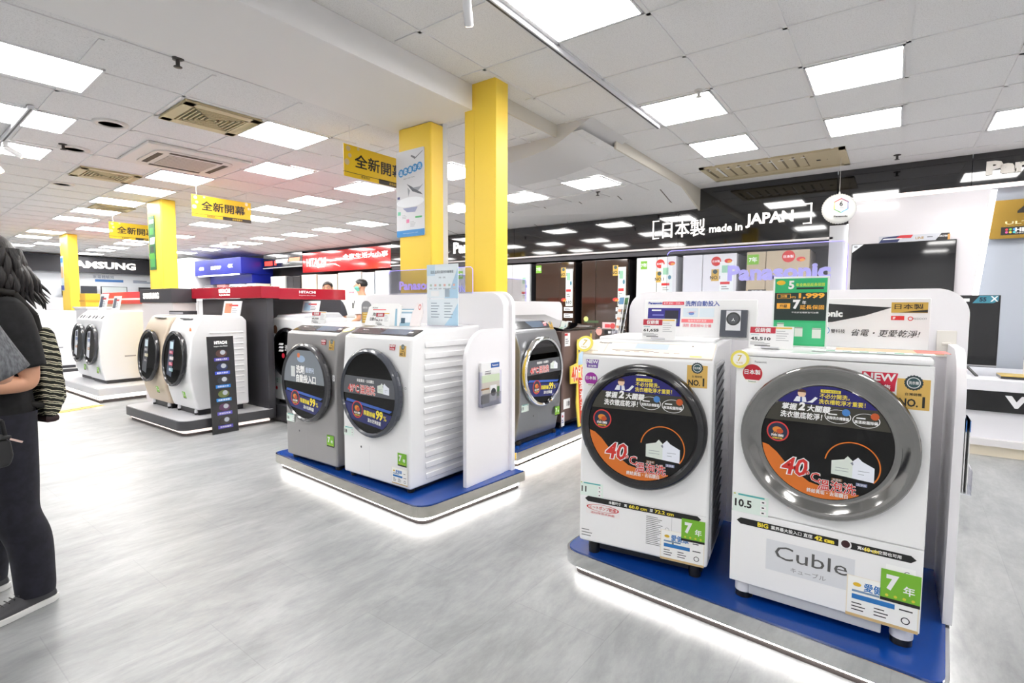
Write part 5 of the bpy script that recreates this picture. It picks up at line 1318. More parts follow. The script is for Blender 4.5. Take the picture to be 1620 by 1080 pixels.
# ---------------- refrigerators
def fridge(name_label, x0, x1, col, top=2.07, z0=.14, seams=(.5,), hs=(.85, 1.18), rough=.12, metal=0.0, depth=.62, stickers=(), side=None, coat=.4, tagno='610'):
    t = thing('refrigerator', name_label, 'refrigerator', ((x0 + x1) / 2, 7.5, z0), 0)
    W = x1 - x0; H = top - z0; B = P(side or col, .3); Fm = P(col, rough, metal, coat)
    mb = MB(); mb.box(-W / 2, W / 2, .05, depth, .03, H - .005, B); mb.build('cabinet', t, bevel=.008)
    mb = MB(); mb.box(-W / 2 + .03, W / 2 - .03, .08, depth - .05, 0, .04, BLACK); mb.build('base', t)
    # upper doors split vertically, drawers below
    g = .003; xs = [-W / 2] + [-W / 2 + W * s for s in seams] + [W / 2]
    zb = H - hs[0]
    for i in range(len(xs) - 1):
        mb = MB(); mb.box(xs[i] + g, xs[i + 1] - g, 0, .048, zb + g, H, Fm); mb.build('door', t, bevel=.006)
    zz = zb
    for k in (.35, .30, .9):
        z1 = max(.05, zz - k)
        if zz - z1 < .08: break
        mb = MB(); mb.box(-W / 2 + g, W / 2 - g, 0, .048, z1 + g, zz - g, Fm); d = mb.build('drawer', t, bevel=.006)
        mb = MB(); mb.box(-W / 2 + .02, W / 2 - .02, -.003, .01, zz - .035, zz - .02, P((150, 146, 140), .3, .6)); mb.build('handle', d)
        zz = z1
    for (kind, u, v, w, h) in stickers:      # u from left, v from top, metres
        x = -W / 2 + u; z = H - v; m = MB()
        if kind == 'green': m.rect(x, z, w, h, GREEN, -.002); m.text('7年', x, z, h * .5, INKW, -.0026, bold=.03)
        elif kind == 'red': m.disc(x, z, w, P((206, 50, 44), .4), -.002); m.text('日本製', x, z, w * .5, INKW, -.0026, bold=.03)
        elif kind == 'gold':
            m.rect(x, z, w, h, P((204, 168, 76), .4), -.002); m.disc(x, z + h * .3, w * .3, P((60, 84, 88), .4), -.0026); m.text('NO.1', x, z - h * .2, h * .3, INK, -.0026, bold=.02)
        elif kind == 'energy':
            m.rect(x, z, w, h, P((226, 234, 228), .5), -.0023); m.rect(x - w * .1, z + h * .3, w * .5, h * .2, P((150, 200, 170), .5), -.0026); m.disc(x + w * .25, z + h * .12, w * .14, P((70, 130, 150), .5), -.0026, h * .06)
            m.rect(x - w * .1, z - h * .08, w * .7, h * .07, REDINK, -.0026); m.lines(x - w * .35, z - h * .18, w * .6, 2, h * .06, P((110, 110, 112), .5), -.0026, h * .02); m.text(tagno, x - w * .05, z - h * .4, h * .09, INK, -.0026, bold=.03)
        elif kind == 'fan': m.disc(x, z, w, P((210, 60, 60), .4), -.0028, w * .6); m.disc(x + w * .3, z - w * .2, w * .6, P((226, 150, 60), .4), -.003, w * .35)
        elif kind == 'paper': m.rect(x, z, w, h, PAPER, -.0029); m.lines(x - w * .4, z + h * .2, w * .7, 2, h * .4, INK, -.0032, h * .12)
        elif kind == 'pink': m.rect(x, z, w, h, P((230, 190, 190), .5), -.002); m.disc(x + w * .3, z, h * .4, P((200, 70, 70), .5), -.0026); m.rect(x - w * .1, z, w * .4, h * .5, P((206, 70, 80), .5), -.0026)
        elif kind == 'band':
            m.rect(x, z, w, h, P((60, 84, 50), .5), -.002); m.disc(x - w * .35, z + h * 1.2, h * 1.2, P((206, 210, 130), .5), -.0024)
        elif kind == 'zero': m.text('0', x, z, h, INKW, -.002, bold=.05); m.disc(x + h * .8, z, h * .4, P((230, 160, 150), .5), -.002, h * .5)
        elif kind == 'days': m.rect(x, z, w, h, P((20, 20, 22), .4), -.0018); m.text('新鮮7天', x, z, h * .6, INKW, -.0024, 'c', w * .6, bold=.04)
        m.build({'green': 'warranty_sticker', 'red': 'origin_sticker', 'gold': 'award_sticker', 'energy': 'energy_label', 'fan': 'magnet', 'paper': 'paper_note', 'pink': 'pink_note', 'band': 'green_note', 'zero': 'zero_sticker', 'days': 'slogan_strip'}[kind], t)
    return t
BRN = (62, 44, 34)
promo = lambda W: [('gold', W - .20, .17, .09, .16), ('energy', W - .09, .42, .13, .60), ('fan', W - .19, .62, .05, .05), ('paper', W - .10, .77, .17, .06), ('paper', W - .10, .88, .17, .07), ('pink', W - .30, 1.03, .22, .11), ('paper', W - .08, 1.0, .10, .06),
                     ('band', .18, .97, .26, .035), ('zero', .22, 1.12, .05, .13), ('days', W - .2, 1.13, .36, .07), ('days', W - .2, 1.28, .36, .07)]
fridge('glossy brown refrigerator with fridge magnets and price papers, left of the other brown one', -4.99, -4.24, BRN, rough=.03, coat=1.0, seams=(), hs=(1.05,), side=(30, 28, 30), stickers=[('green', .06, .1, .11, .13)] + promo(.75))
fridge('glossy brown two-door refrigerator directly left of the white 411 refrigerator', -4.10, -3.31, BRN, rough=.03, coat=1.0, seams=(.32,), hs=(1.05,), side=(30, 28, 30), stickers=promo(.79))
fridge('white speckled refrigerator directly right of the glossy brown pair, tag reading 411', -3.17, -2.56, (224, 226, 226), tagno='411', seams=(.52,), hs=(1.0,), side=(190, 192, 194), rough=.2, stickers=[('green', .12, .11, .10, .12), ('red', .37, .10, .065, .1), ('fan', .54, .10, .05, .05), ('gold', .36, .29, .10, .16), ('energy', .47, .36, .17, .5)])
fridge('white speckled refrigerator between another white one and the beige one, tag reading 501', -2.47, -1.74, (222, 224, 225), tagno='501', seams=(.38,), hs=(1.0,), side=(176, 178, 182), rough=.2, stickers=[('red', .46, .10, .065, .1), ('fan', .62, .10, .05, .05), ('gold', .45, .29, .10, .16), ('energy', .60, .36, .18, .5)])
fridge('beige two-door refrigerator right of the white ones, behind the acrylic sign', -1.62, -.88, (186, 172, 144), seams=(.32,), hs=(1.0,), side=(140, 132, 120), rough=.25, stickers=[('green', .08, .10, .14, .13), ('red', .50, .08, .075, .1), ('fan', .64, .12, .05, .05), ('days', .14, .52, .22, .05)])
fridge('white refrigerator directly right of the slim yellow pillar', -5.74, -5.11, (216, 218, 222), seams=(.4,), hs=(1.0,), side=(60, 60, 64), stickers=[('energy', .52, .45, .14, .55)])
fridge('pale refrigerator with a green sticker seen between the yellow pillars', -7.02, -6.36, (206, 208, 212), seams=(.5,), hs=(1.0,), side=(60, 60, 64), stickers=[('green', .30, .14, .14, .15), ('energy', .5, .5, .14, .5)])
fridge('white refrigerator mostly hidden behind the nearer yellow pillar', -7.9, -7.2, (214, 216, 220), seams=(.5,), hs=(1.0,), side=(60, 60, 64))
HF = [(-9.22, -8.74, (220, 224, 228), 'white refrigerator at the right end of the row under the red band'), (-9.66, -9.25, (208, 214, 222), 'narrow pale blue white refrigerator beside it under the red band'),
      (-10.55, -9.70, (214, 216, 214), 'wide white refrigerator with black lettering under the red band'), (-11.36, -10.60, (226, 220, 208), 'cream refrigerator behind the masked person under the red band'),
      (-12.05, -11.42, (224, 214, 200), 'beige refrigerator under the left end of the red band'), (-12.72, -12.12, (66, 64, 66), 'dark grey refrigerator left of the red band'), (-13.5, -12.8, (218, 222, 222), 'white refrigerator farthest left, beside the dark grey one')]
for i, (a, b, c, l) in enumerate(HF):
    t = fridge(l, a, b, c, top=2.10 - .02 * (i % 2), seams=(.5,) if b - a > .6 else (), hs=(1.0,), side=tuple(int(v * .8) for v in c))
    if i == 2:
        mb = MB()
        for k in range(4): mb.rect(.12 + .06 * k, 1.2 + .05 * (k % 2), .05, .12, INK, -.002); mb.disc(.0 + .05 * k, 1.5, .02, P((206, 120, 140), .4), -.002)
        mb.build('print', t)
# 3 more boxes of small appliances far back
for x, w, c, l in ((-13.95, .5, (238, 226, 206), 'cream appliance box on the far shelf right of the blue sign'), (-14.8, .7, (226, 228, 232), 'white microwave oven on the far shelf below the blue sign'), (-15.65, .5, (206, 140, 140), 'reddish appliance box on the far shelf below the blue sign'), (-16.4, .55, (120, 122, 126), 'grey appliance on the far shelf at the left end')):
    t = thing('appliance_box', l, 'appliance', (x, 7.2, 1.50), 0)
    mb = MB(); mb.box(-w / 2, w / 2, 0, .4, 0, .42, P(c, .4)); mb.build('body', t, bevel=.01)
    mb = MB(); mb.box(-w / 2 + .04, w / 2 - .16, -.006, 0, .08, .36, P((40, 42, 46), .15) if c[0] > 200 else P((200, 200, 204), .4)); mb.build('window', t)
    mb = MB(); mb.rect(w / 2 - .08, .25, .08, .2, P((200, 204, 210), .4), -.002); mb.build('panel', t)
t = thing('shelf_counter', 'long white far shelf under the blue sign', 'shelf', (-15.3, 7.4, 0))
mb = MB(); mb.box(-1.7, 1.7, -.3, .35, 1.46, 1.50, WHITE); mb.build('shelf_board', t)
mb = MB(); mb.box(-1.7, 1.7, -.25, .35, 0, 1.46, P((206, 206, 210), .4)); mb.build('cabinet', t)

# ---------------- shop bands over the left part of the back wall
t = thing('shop_sign', 'long glossy red sign band on the back wall left of the pillars', 'sign', (-10.62, 7.7, 2.17))
mb = MB(); mb.box(-1.69, 1.69, 0, .5, 0, .50, P((206, 28, 34), .12, coat=.8)); mb.build('band', t, bevel=.006)
mb = MB(); mb.text('HITACHI', -1.5, .25, .20, SIGNW, -.006, 'l', .82, bold=.03, depth=.006); mb.text('Inspire the Next', -1.05, .12, .05, SIGNW, -.004, 'l', .3, bold=.02)
mb.poly([(-.66, .30), (-.3, .27), (.05, .29), (-.1, .25), (-.5, .24)], SIGNW, -.003); mb.poly([(-.6, .2), (-.35, .16), (-.1, .1), (-.3, .18)], SIGNW, -.003); mb.text('全家生活大小事', .0, .32, .12, SIGNW, -.004, 'l', 1.6, bold=.05); mb.build('lettering', t)
t = thing('shop_sign', 'black sign band with red and white lit letters left of the red one', 'sign', (-13.26, 7.7, 2.36))
mb = MB(); mb.box(-.94, .94, 0, .5, 0, .36, P((26, 26, 30), .15, coat=.5)); mb.box(-.94, .94, -.02, 0, -.02, .0, P((226, 226, 230), .3)); mb.build('band', t)
mb = MB(); LR_ = EMIT((255, 60, 50), 1.5, 'red_led'); mb.rect(-.68, .12, .4, .12, LR_, -.004); mb.rect(-.34, .12, .1, .12, LR_, -.004); mb.rect(-.05, .16, .6, .09, SIGNW, -.004, .04); mb.rect(.56, .18, .5, .09, EMIT((255, 130, 100), 1.5, 'red_led'), -.004, .04); mb.rect(.0, .28, .55, .05, SIGNW, -.004); mb.build('lettering', t)
t = thing('shop_sign', 'deep blue sign band with small white letters at the left of the back wall', 'sign', (-15.64, 7.1, 2.2))
BLU = P((28, 40, 150), .3)
mb = MB(); mb.box(-1.38, 1.38, 0, .9, 0, .44, BLU); mb.box(-1.1, 1.36, .3, .9, -.25, 0, BLU); mb.build('band', t, bevel=.006)
mb = MB(); mb.text('SHARP', -.05, .2, .10, SIGNW, -.005, 'c', .62, bold=.06, depth=.004); mb.text('4K8', -.95, .2, .10, SIGNW, -.005, 'c', .3, bold=.06); mb.text('48K', .8, .22, .10, SIGNW, -.005, 'c', .3, bold=.06); mb.build('lettering', t)
mb = MB(); mb.box(-1.2, 1.1, .0, .1, -.03, 0, EMIT((255, 255, 255), 1.5, 'tube')); mb.build('light_tube', t)

# ---------------- left wall
t = thing('shop_sign', 'large lit white lettering on the dark band of the far left wall', 'sign', (XL + .352, 5.72, 2.57), PI / 2)
mb = MB(); mb.text('SAMSUNG', 0, 0, .22, SIGNW, -.02, 'c', 1.75, bold=.04, depth=.018); mb.build('lettering', t)
t = thing('wall_cabinet', 'long white wall unit with blue notices under the dark band at far left', 'wall unit', (XL + .02, 4.6, 0), PI / 2)
mb = MB(); mb.box(-3.0, 3.0, -.45, 0, 0, 1.55, P((214, 214, 218), .4)); mb.build('counter', t)
mb = MB(); mb.box(-3.0, 3.0, -.06, 0, 1.55, 2.33, P((232, 236, 242), .4)); mb.build('back_panel', t)
mb = MB(); mb.rect(1.35, 2.1, .75, .08, P((60, 120, 190), .4), -.062); mb.text('家電體驗館', 1.2, 2.22, .10, P((90, 110, 140), .4), -.062, 'c', .55)
for x in (-1.2, 2.3): mb.lines(x - .3, 2.12, .6, 2, .05, P((90, 110, 140), .4), -.062, .025)
mb.build('notices', t)
for i, (y, w, c) in enumerate(((3.6, .55, (30, 32, 36)), (4.9, .42, (50, 50, 54)), (5.35, .4, (60, 64, 70)), (6.0, .7, (196, 204, 204)), (6.9, .45, (70, 70, 74)))):
    t = thing('television', ['small dark television on the far left wall unit behind the long-haired person', 'small television left of the blue notice on the far wall unit', 'small grey television under the blue notice', 'pale lit screen under the blue notice of the far wall unit', 'small television right of the pale lit screen on the far wall unit'][i], 'television', (XL + .3, y, 1.552), PI / 2)
    mb = MB(); mb.box(-w / 2, w / 2, -.02, .02, .05, .36, P((34, 34, 38), .3)); mb.build('casing', t, bevel=.004)
    mb = MB(); mb.rect(0, .205, w * .94, .28, P(c, .15), -.0215); mb.build('screen', t)
    mb = MB(); mb.box(-.1, .1, -.07, .07, 0, .012, DARK); mb.box(-.02, .02, -.01, .02, .01, .07, DARK); mb.build('stand', t)
# red topped counter and its neighbours
t = thing('sales_counter', 'far left counter with a red and white striped top panel, a person behind', 'counter', (-13.0, 4.05, 0))
mb = MB(); mb.box(-1.15, 1.15, 0, .4, 0, 1.36, P((226, 224, 226), .4)); mb.build('body', t)
mb = MB(); mb.box(-1.2, 1.2, -.05, .45, 1.36, 1.44, P((196, 30, 50), .3)); mb.box(-1.2, 1.2, -.05, .45, 1.44, 1.475, P((240, 232, 232), .3)); mb.box(-1.2, 1.2, -.05, .45, 1.475, 1.60, P((206, 40, 62), .3)); mb.build('top_panel', t)
t = thing('crate', 'small yellow crate on the white counter by the farthest yellow pillar', 'crate', (-12.95, 3.44, 1.30))
mb = MB(); mb.box(-.17, .17, -.12, .12, 0, .26, P((232, 182, 50), .4)); mb.build('body', t, bevel=.01)
mb = MB(); mb.box(-.18, .18, -.13, .13, .10, .13, P((206, 150, 40), .4)); mb.build('rim', t)
t = thing('sales_counter', 'white low counter under the yellow crate', 'counter', (-12.95, 3.48, 0))
mb = MB(); mb.box(-.4, .4, -.2, .2, 0, 1.27, P((222, 222, 226), .4)); mb.build('body', t, bevel=.01)
mb = MB(); mb.box(-.42, .42, -.22, .22, 1.27, 1.298, WHITE); mb.build('worktop', t)

# ---------------- televisions on the right
def ledtv(label, x, y, z, w, h, stand, kind):
    t = thing('television', label, 'television', (x, y, z), 0)
    mb = MB(); mb.box(-w / 2, w / 2, 0, .045, 0, h, P((22, 22, 26), .35)); mb.build('casing', t, bevel=.005)
    mb = MB(); mb.rect(0, h / 2 + .006, w - .02, h - .032, P((14, 14, 18), .04, coat=.8), -.0008); mb.build('screen', t)
    mb = MB(); a = -.0018
    if kind == 43:
        mb.poly([(-w / 2 + .005, h - .10), (-w / 2 + .12, h - .005), (-w / 2 + .005, h - .005)], P((226, 230, 236), .4), a); mb.text('43', -w / 2 + .04, h - .03, .026, INK, a - .0005, 'c', bold=.03)
        mb.box(-.22, .42, -.004, 0, h, h + .075, P((196, 198, 206), .4)); a = -.005
        mb.poly([(-.22, h), (-.18, h + .06), (.0, h + .075), (-.04, h)], P((30, 40, 90), .4), a); mb.rect(-.1, h + .04, .18, .012, INKW, a - .0005, .02); mb.poly([(-.06, h + .045), (-.02, h + .075), (.10, h + .075), (.08, h + .04)], P((200, 40, 50), .4), a - .0008)
        mb.text('LINE', .16, h + .035, .028, P((160, 120, 40), .4), a, 'c', bold=.02); mb.rect(.25, h + .04, .05, .008, INK, a); mb.poly([(.30, h), (.35, h + .075), (.42, h + .075), (.42, h)], P((36, 34, 36), .4), a); mb.text('HX750', .365, h + .042, .02, INKW, a - .0006, 'c', bold=.02); mb.rect(.415, h + .03, .02, .06, P((220, 160, 90), .4), a - .0008)
    else:
        mb.poly([(w / 2 - .20, h - .075), (w / 2 - .15, h - .005), (w / 2 - .015, h - .005), (w / 2 - .015, h - .05), (w / 2 - .05, h - .075)], P((60, 130, 150), .35), a); mb.text('55', w / 2 - .125, h - .04, .04, P((20, 40, 60), .4), a - .0005, 'c', bold=.05); mb.text('X', w / 2 - .045, h - .035, .05, INKW, a - .0006, 'c', bold=.02)
        for k in (0, 1): mb.rect(w / 2 - .34 + k * .09, h - .045, .06, .03, PAPER, a)
        mb.rect(0, .012, w, .012, P((176, 178, 182), .3, .6), a)
    mb.build('print', t)
    if stand:
        for s in (-1, 1):
            mb = MB(); mb.tube([(s * (w / 2 - .22), .02, .01), (s * (w / 2 - .14), -.08, -.085)], .012, BLACK, 8); mb.tube([(s * (w / 2 - .22), .02, .01), (s * (w / 2 - .30), .12, -.085)], .012, BLACK, 8); mb.build('foot', t)
    return t
ledtv('43 inch television on the white back-lit wall, reflecting the store', .035, 7.56, 1.50, .97, .60, False, 43)
ledtv('55 inch black television standing on the white counter at the right', .17, 6.62, .785, 1.25, .68, True, 55)
t = thing('television_counter', 'long white counter with a black front strip carrying the black television', 'counter', (2.0, 6.3, 0))
mb = MB(); mb.box(-2.6, 2.9, 0, 1.3, .60, .70, P((226, 226, 232), .3)); mb.build('worktop', t, bevel=.004)
mb = MB(); mb.box(-2.6, 2.9, .03, 1.3, .41, .60, BLACK_GLOSS); mb.build('front_strip', t)
mb = MB(); mb.box(-2.6, 2.9, .06, 1.3, .16, .41, P((222, 222, 228), .35)); mb.build('body', t)
mb = MB(); mb.box(-2.62, 2.92, -.01, 1.3, .10, .16, P((216, 214, 216), .3)); mb.box(-2.6, 2.9, .04, 1.3, 0, .10, P((236, 226, 206), .4)); mb.build('plinth', t)
mb = MB(); mb.text('VIERA', -1.17, .51, .11, P((232, 232, 236), .3), .024, 'l', .55, bold=.06, depth=.004); mb.build('lettering', t)
mb = MB(); mb.M = Matrix.Translation((.93, 6.55, .702)); mb.box(-.12, .5, -.10, .18, 0, .022, P((40, 40, 44), .3)); mb.box(-.12, .5, -.10, .18, .022, .028, P((200, 170, 70), .3)); tag(mb.build('disc_player'), 'flat dark player with a gold edge on the white counter at the right edge', 'player')
t = thing('speaker_box', 'white and black stacked box on the flat player at the right edge', 'box', (1.09, 6.6, .728))
mb = MB(); mb.box(-.10, .2, -.08, .12, 0, .14, P((232, 232, 236), .35)); mb.build('body', t, bevel=.006)
mb = MB(); mb.box(-.10, .2, -.08, .12, .14, .17, P((150, 146, 160), .4)); mb.box(-.09, .2, -.08, .12, .17, .24, P((230, 230, 234), .35)); mb.box(-.08, .2, -.08, .12, .24, .29, BLACK); mb.build('top_part', t)
t = thing('gold_sign', 'brushed gold sign reading 4K ULTRA HD with a black strip at the right edge', 'sign', (1.16, 7.72, 2.09), 0)
mb = MB(); mb.prism(rounded(-.36, .36, 0, .41, .02, 'abcd', 4), 0, .02, 'y', P((176, 142, 66), .22, .8)); mb.build('plate', t)
mb = MB(); a = -.001
mb.text('4K', .02, .30, .17, P((40, 34, 24), .3), a, 'c', .34, bold=.05); mb.text('ULTRA HD', .02, .165, .032, P((226, 210, 160), .3), a, 'c', .52, bold=.02); mb.rect(.03, .08, .60, .085, INK, a)
for k in range(6): mb.disc(-.225 + (k % 3) * .03, .095 - .03 * (k // 3), .012, P([(220, 60, 70), (110, 190, 70), (70, 150, 220), (220, 90, 160), (230, 200, 60), (70, 200, 210)][k], .4), a - .0005, n=10)
mb.text('HEXA', -.06, .09, .042, INKW, a - .0005, 'c', .20, bold=.05); mb.text('CHROMA DRIVE', -.06, .055, .014, INKW, a - .0005, 'c', .2); mb.build('print', t)
# hanging balloon sign
t = thing('balloon_sign', 'round white hanging balloon sign with a rainbow hexagon and the number 6', 'balloon', (-.555, 6.98, 2.45), .35)
BAL = P((232, 232, 228), .22, coat=.3)
mb = MB(); mb.ball((0, 0, 0), .172, .075, .165, BAL, 40, 20)
mb.lathe([(.016, .0), (.006, .03)], (0, 0, .16), BAL, 'z', 12); mb.build('balloon', t)
mb = MB()
for i in range(40):
    a = 2 * PI * i / 40; mb.ball((.168 * math.cos(a), 0, .161 * math.sin(a)), .009, .006, .009, BAL, 6, 4)
mb.build('crimped_seam', t)
mb = MB(); hexc = [(150, 40, 110), (40, 60, 160), (60, 180, 220), (70, 170, 70), (240, 210, 40), (226, 60, 50)]
for i in range(6):
    a0, a1 = PI / 2 - i * PI / 3, PI / 2 - (i + 1) * PI / 3
    q = lambda a, r: (r * math.cos(a), .025 + r * math.sin(a))
    p = [q(a0, .082), q(a1, .082), q(a1, .073), q(a0, .073)]
    mb.poly(p, P(hexc[i], .4), -.0765)
mb.text('6', 0, .045, .055, INK, -.0765, 'c', bold=.02); mb.text('Colors', 0, .0, .016, P((90, 90, 96), .4), -.0765, 'c'); mb.text('Panasonic', 0, -.092, .019, INK, -.074, 'c', .135, bold=.05); mb.build('print', t)
mb = MB(); mb.tube([(0, 0, .19), (0, 0, ZC - 2.45)], .0015, CABLE, 5); mb.build('cord', t)
# ================================================================ PEOPLE
def skinned(name, nodes, edges, mat, parent=None, sub=2, smooth=True):
    """nodes: (x,y,z,rx[,ry]); one continuous skin grown round the joints"""
    me = bpy.data.meshes.new(name)
    me.from_pydata([n[:3] for n in nodes], edges, [])
    me.materials.append(mat)
    o = bpy.data.objects.new(name, me); COL.objects.link(o)
    md = o.modifiers.new('skin', 'SKIN'); md.use_smooth_shade = True; md.branch_smoothing = .3
    for i, n in enumerate(nodes):
        sv = me.skin_vertices[0].data[i]
        sv.radius = (n[3], n[4] if len(n) > 4 else n[3]); sv.use_root = (i == 0)
    s = o.modifiers.new('sub', 'SUBSURF'); s.levels = sub; s.render_levels = sub
    if parent is not None: o.parent = parent
    return o
def chain(N, E, start, pts):
    prev = start
    for p in pts:
        N.append(p); E.append((prev, len(N) - 1)); prev = len(N) - 1
    return prev
def hand(N, E, wrist, side, fwd, down, k=1.0):
    """palm, four unequal curled fingers and a thumb at the end of an arm"""
    w = Vector(N[wrist][:3]); f = Vector(fwd).normalized(); d = Vector(down).normalized(); s = f.cross(d).normalized()
    palm = chain(N, E, wrist, [tuple(w + f * .035 * k) + (.026 * k, .018 * k), tuple(w + f * .075 * k) + (.034 * k, .016 * k)])
    pv = w + f * .075 * k
    for i, L in enumerate((.066, .075, .070, .055)):
        off = s * (.027 - .018 * i) * k
        chain(N, E, palm, [tuple(pv + off + f * .02 * k) + (.0095 * k,), tuple(pv + off + f * (.02 + L * .55) * k + d * .012 * k) + (.0088 * k,), tuple(pv + off + f * (.02 + L * .85) * k + d * .036 * k) + (.0078 * k,)])
    pb = w + f * .035 * k
    chain(N, E, palm - 1, [tuple(pb + s * .034 * k + d * .01 * k) + (.011 * k,), tuple(pb + s * .05 * k + f * .03 * k + d * .018 * k) + (.0098 * k,), tuple(pb + s * .052 * k + f * .055 * k + d * .03 * k) + (.0086 * k,)])

def person(label, loc, rotz, H, shirt, pants, hair, arms, feet_xy, hip=(0, .06), lean=0.0, hair_kind='short', mask=None, glasses=False, sleeve=.55, skin=SKIN, longsleeve=False, shoe=P((62, 62, 66), .6)):
    """faces local -y; arms = ((elbow, wrist) for left +x, right -x); feet_xy = heel positions"""
    t = thing('person', label, 'person', loc, rotz)
    s = H / 1.65
    hx, hy = hip
    N = []; E = []
    def n(x, y, z, a, b=None): N.append((x * s, y * s, z * s, a * s, (b or a) * s)); return len(N) - 1
    pelvis = n(hx, hy, .90, .11, .09)
    sp = n(hx, hy + .005, 1.05, .105, .085); E.append((pelvis, sp))
    ch = n(hx, hy + lean * .5, 1.25, .12, .09); E.append((sp, ch))
    nb = n(hx, hy + lean * .8, 1.375, .075, .07); E.append((ch, nb))
    nk = n(hx, hy + lean - .01, 1.43, .052, .055); E.append((nb, nk))
    jaw = n(hx, hy + lean - .035, 1.49, .062, .072); E.append((nk, jaw))
    hd = n(hx, hy + lean - .025, 1.555, .076, .094); E.append((jaw, hd))
    tp = n(hx, hy + lean - .012, 1.615, .058, .072); E.append((hd, tp))
    S = []
    for sd, (el, wr) in zip((1, -1), arms):
        sh = n(hx + sd * .165, hy + lean * .8 + .005, 1.325, .062); E.append((ch, sh))
        e = n(el[0], el[1], el[2], .042); m = n((hx + sd * .175 + el[0]) / 2 + sd * .01, (hy + el[1]) / 2, (1.31 + el[2]) / 2, .050)
        E += [(sh, m), (m, e)]
        f1 = n(el[0] * .55 + wr[0] * .45, el[1] * .55 + wr[1] * .45, el[2] * .55 + wr[2] * .45, .040)
        w = n(wr[0], wr[1], wr[2], .027, .022); E += [(e, f1), (f1, w)]
        d = Vector(wr) - Vector(el)
        hand(N, E, w, sd, d, (0, 0, -1) if abs(d.normalized().z) < .8 else (0, -1, 0), s)
        S.append((sh, m, e, f1, w))
    Lg = []
    for sd, (fx, fy) in zip((1, -1), feet_xy):
        h = n(hx + sd * .085, hy, .84, .075, .08); E.append((pelvis, h))
        k = n((hx + sd * .09 + fx) / 2, (hy + fy - .045) / 2 - .02, .47, .062, .068); a = n(fx, fy - .05, .08, .030, .030)
        c = n((hx + sd * .09) * .25 + fx * .75, (hy) * .25 + (fy - .035) * .75, .32, .058, .062)
        E += [(h, k), (k, c), (c, a)]
        Lg.append((h, k, c, a))
    # nose and ears as part of the same surface
    hd_p = Vector(N[hd][:3])
    body = skinned('body', N, E, skin, t, 2)
    # face
    def child(name, fn, par=t):
        mb = MB(); mb.M = Matrix.Translation(hd_p); fn(mb); return mb.build(name, par)
    fy0 = -.094 * s
    def face(m):
        m.ball((0, fy0 - .004, -.018 * s), .013 * s, .016 * s, .024 * s, skin, 12, 8)
        for sd in (-1, 1): m.ball((sd * .078 * s, .005, -.01 * s), .010 * s, .020 * s, .030 * s, skin, 10, 8)
    child('nose_and_ears', face)
    def eyes(m):
        for sd in (-1, 1): m.ball((sd * .030 * s, fy0 + .012, .006 * s), .011 * s, .008 * s, .006 * s, INKW, 10, 6); m.ball((sd * .030 * s, fy0 + .006, .006 * s), .0055 * s, .004 * s, .0058 * s, INK, 8, 6); m.box(sd * .030 * s - .014 * s, sd * .030 * s + .014 * s, fy0 + .004, fy0 + .014, .020 * s, .024 * s, hair)
    child('eyes', eyes)
    if mask:
        def mk(m):
            vs = []; fs = []
            for j in range(7):
                z = -.015 - .075 * j / 6
                for i in range(13):
                    a = PI + PI * (i + 0) / 12; rx = .078 - .012 * abs(j - 2) / 4; ry = .108 - .012 * abs(j - 2)
                    vs.append((rx * s * math.cos(a), ry * s * math.sin(a) * .98, z * s))
            for j in range(6):
                for i in range(12): fs.append((j * 13 + i, j * 13 + i + 1, (j + 1) * 13 + i + 1, (j + 1) * 13 + i))
            m.add(vs, fs, mask, True)
            m.tube([(.076 * s, -.01, -.02 * s), (.08 * s, .02, .005 * s)], .0015, mask, 5); m.tube([(-.076 * s, -.01, -.02 * s), (-.08 * s, .02, .005 * s)], .0015, mask, 5)
        child('face_mask', mk)
    else:
        child('mouth', lambda m: m.ball((0, fy0 + .014, -.055 * s), .022 * s, .012 * s, .006 * s, P((176, 92, 84), .5), 12, 6))
    if glasses:
        def gl(m):
            for sd in (-1, 1):
                pts = [(sd * .032 * s + .022 * s * math.cos(2 * PI * i / 16), fy0 - .004, .006 * s + .016 * s * math.sin(2 * PI * i / 16)) for i in range(17)]
                m.tube(pts, .0022, BLACK, 5); m.tube([(sd * .054 * s, fy0 - .004, .01 * s), (sd * .08 * s, .0, .008 * s)], .002, BLACK, 5)
            m.tube([(-.01 * s, fy0 - .005, .01 * s), (.01 * s, fy0 - .005, .01 * s)], .002, BLACK, 5)
        child('glasses', gl)
    # hair
    def cap(m):
        vs = []; fs = []; K, Q = 10, 28
        for j in range(K + 1):
            for i in range(Q):
                a = 2 * PI * i / Q; front = max(0, -math.sin(a))
                tmax = 2.15 - 1.0 * front ** .7 + (.25 if hair_kind == 'long' else 0) * (1 - front)
                tt = tmax * j / K
                rr = 1.0 + .03 * math.sin(i * 5 + j * 3)
                vs.append((.078 * s * math.sin(tt) * math.cos(a) * rr, .010 * s + .098 * s * math.sin(tt) * math.sin(a) * rr, .026 * s + .078 * s * math.cos(tt) * rr))
        for j in range(K):
            for i in range(Q): fs.append((j * Q + i, j * Q + (i + 1) % Q, (j + 1) * Q + (i + 1) % Q, (j + 1) * Q + i))
        m.add(vs, fs, hair, True)
    hr = child('hair', cap)
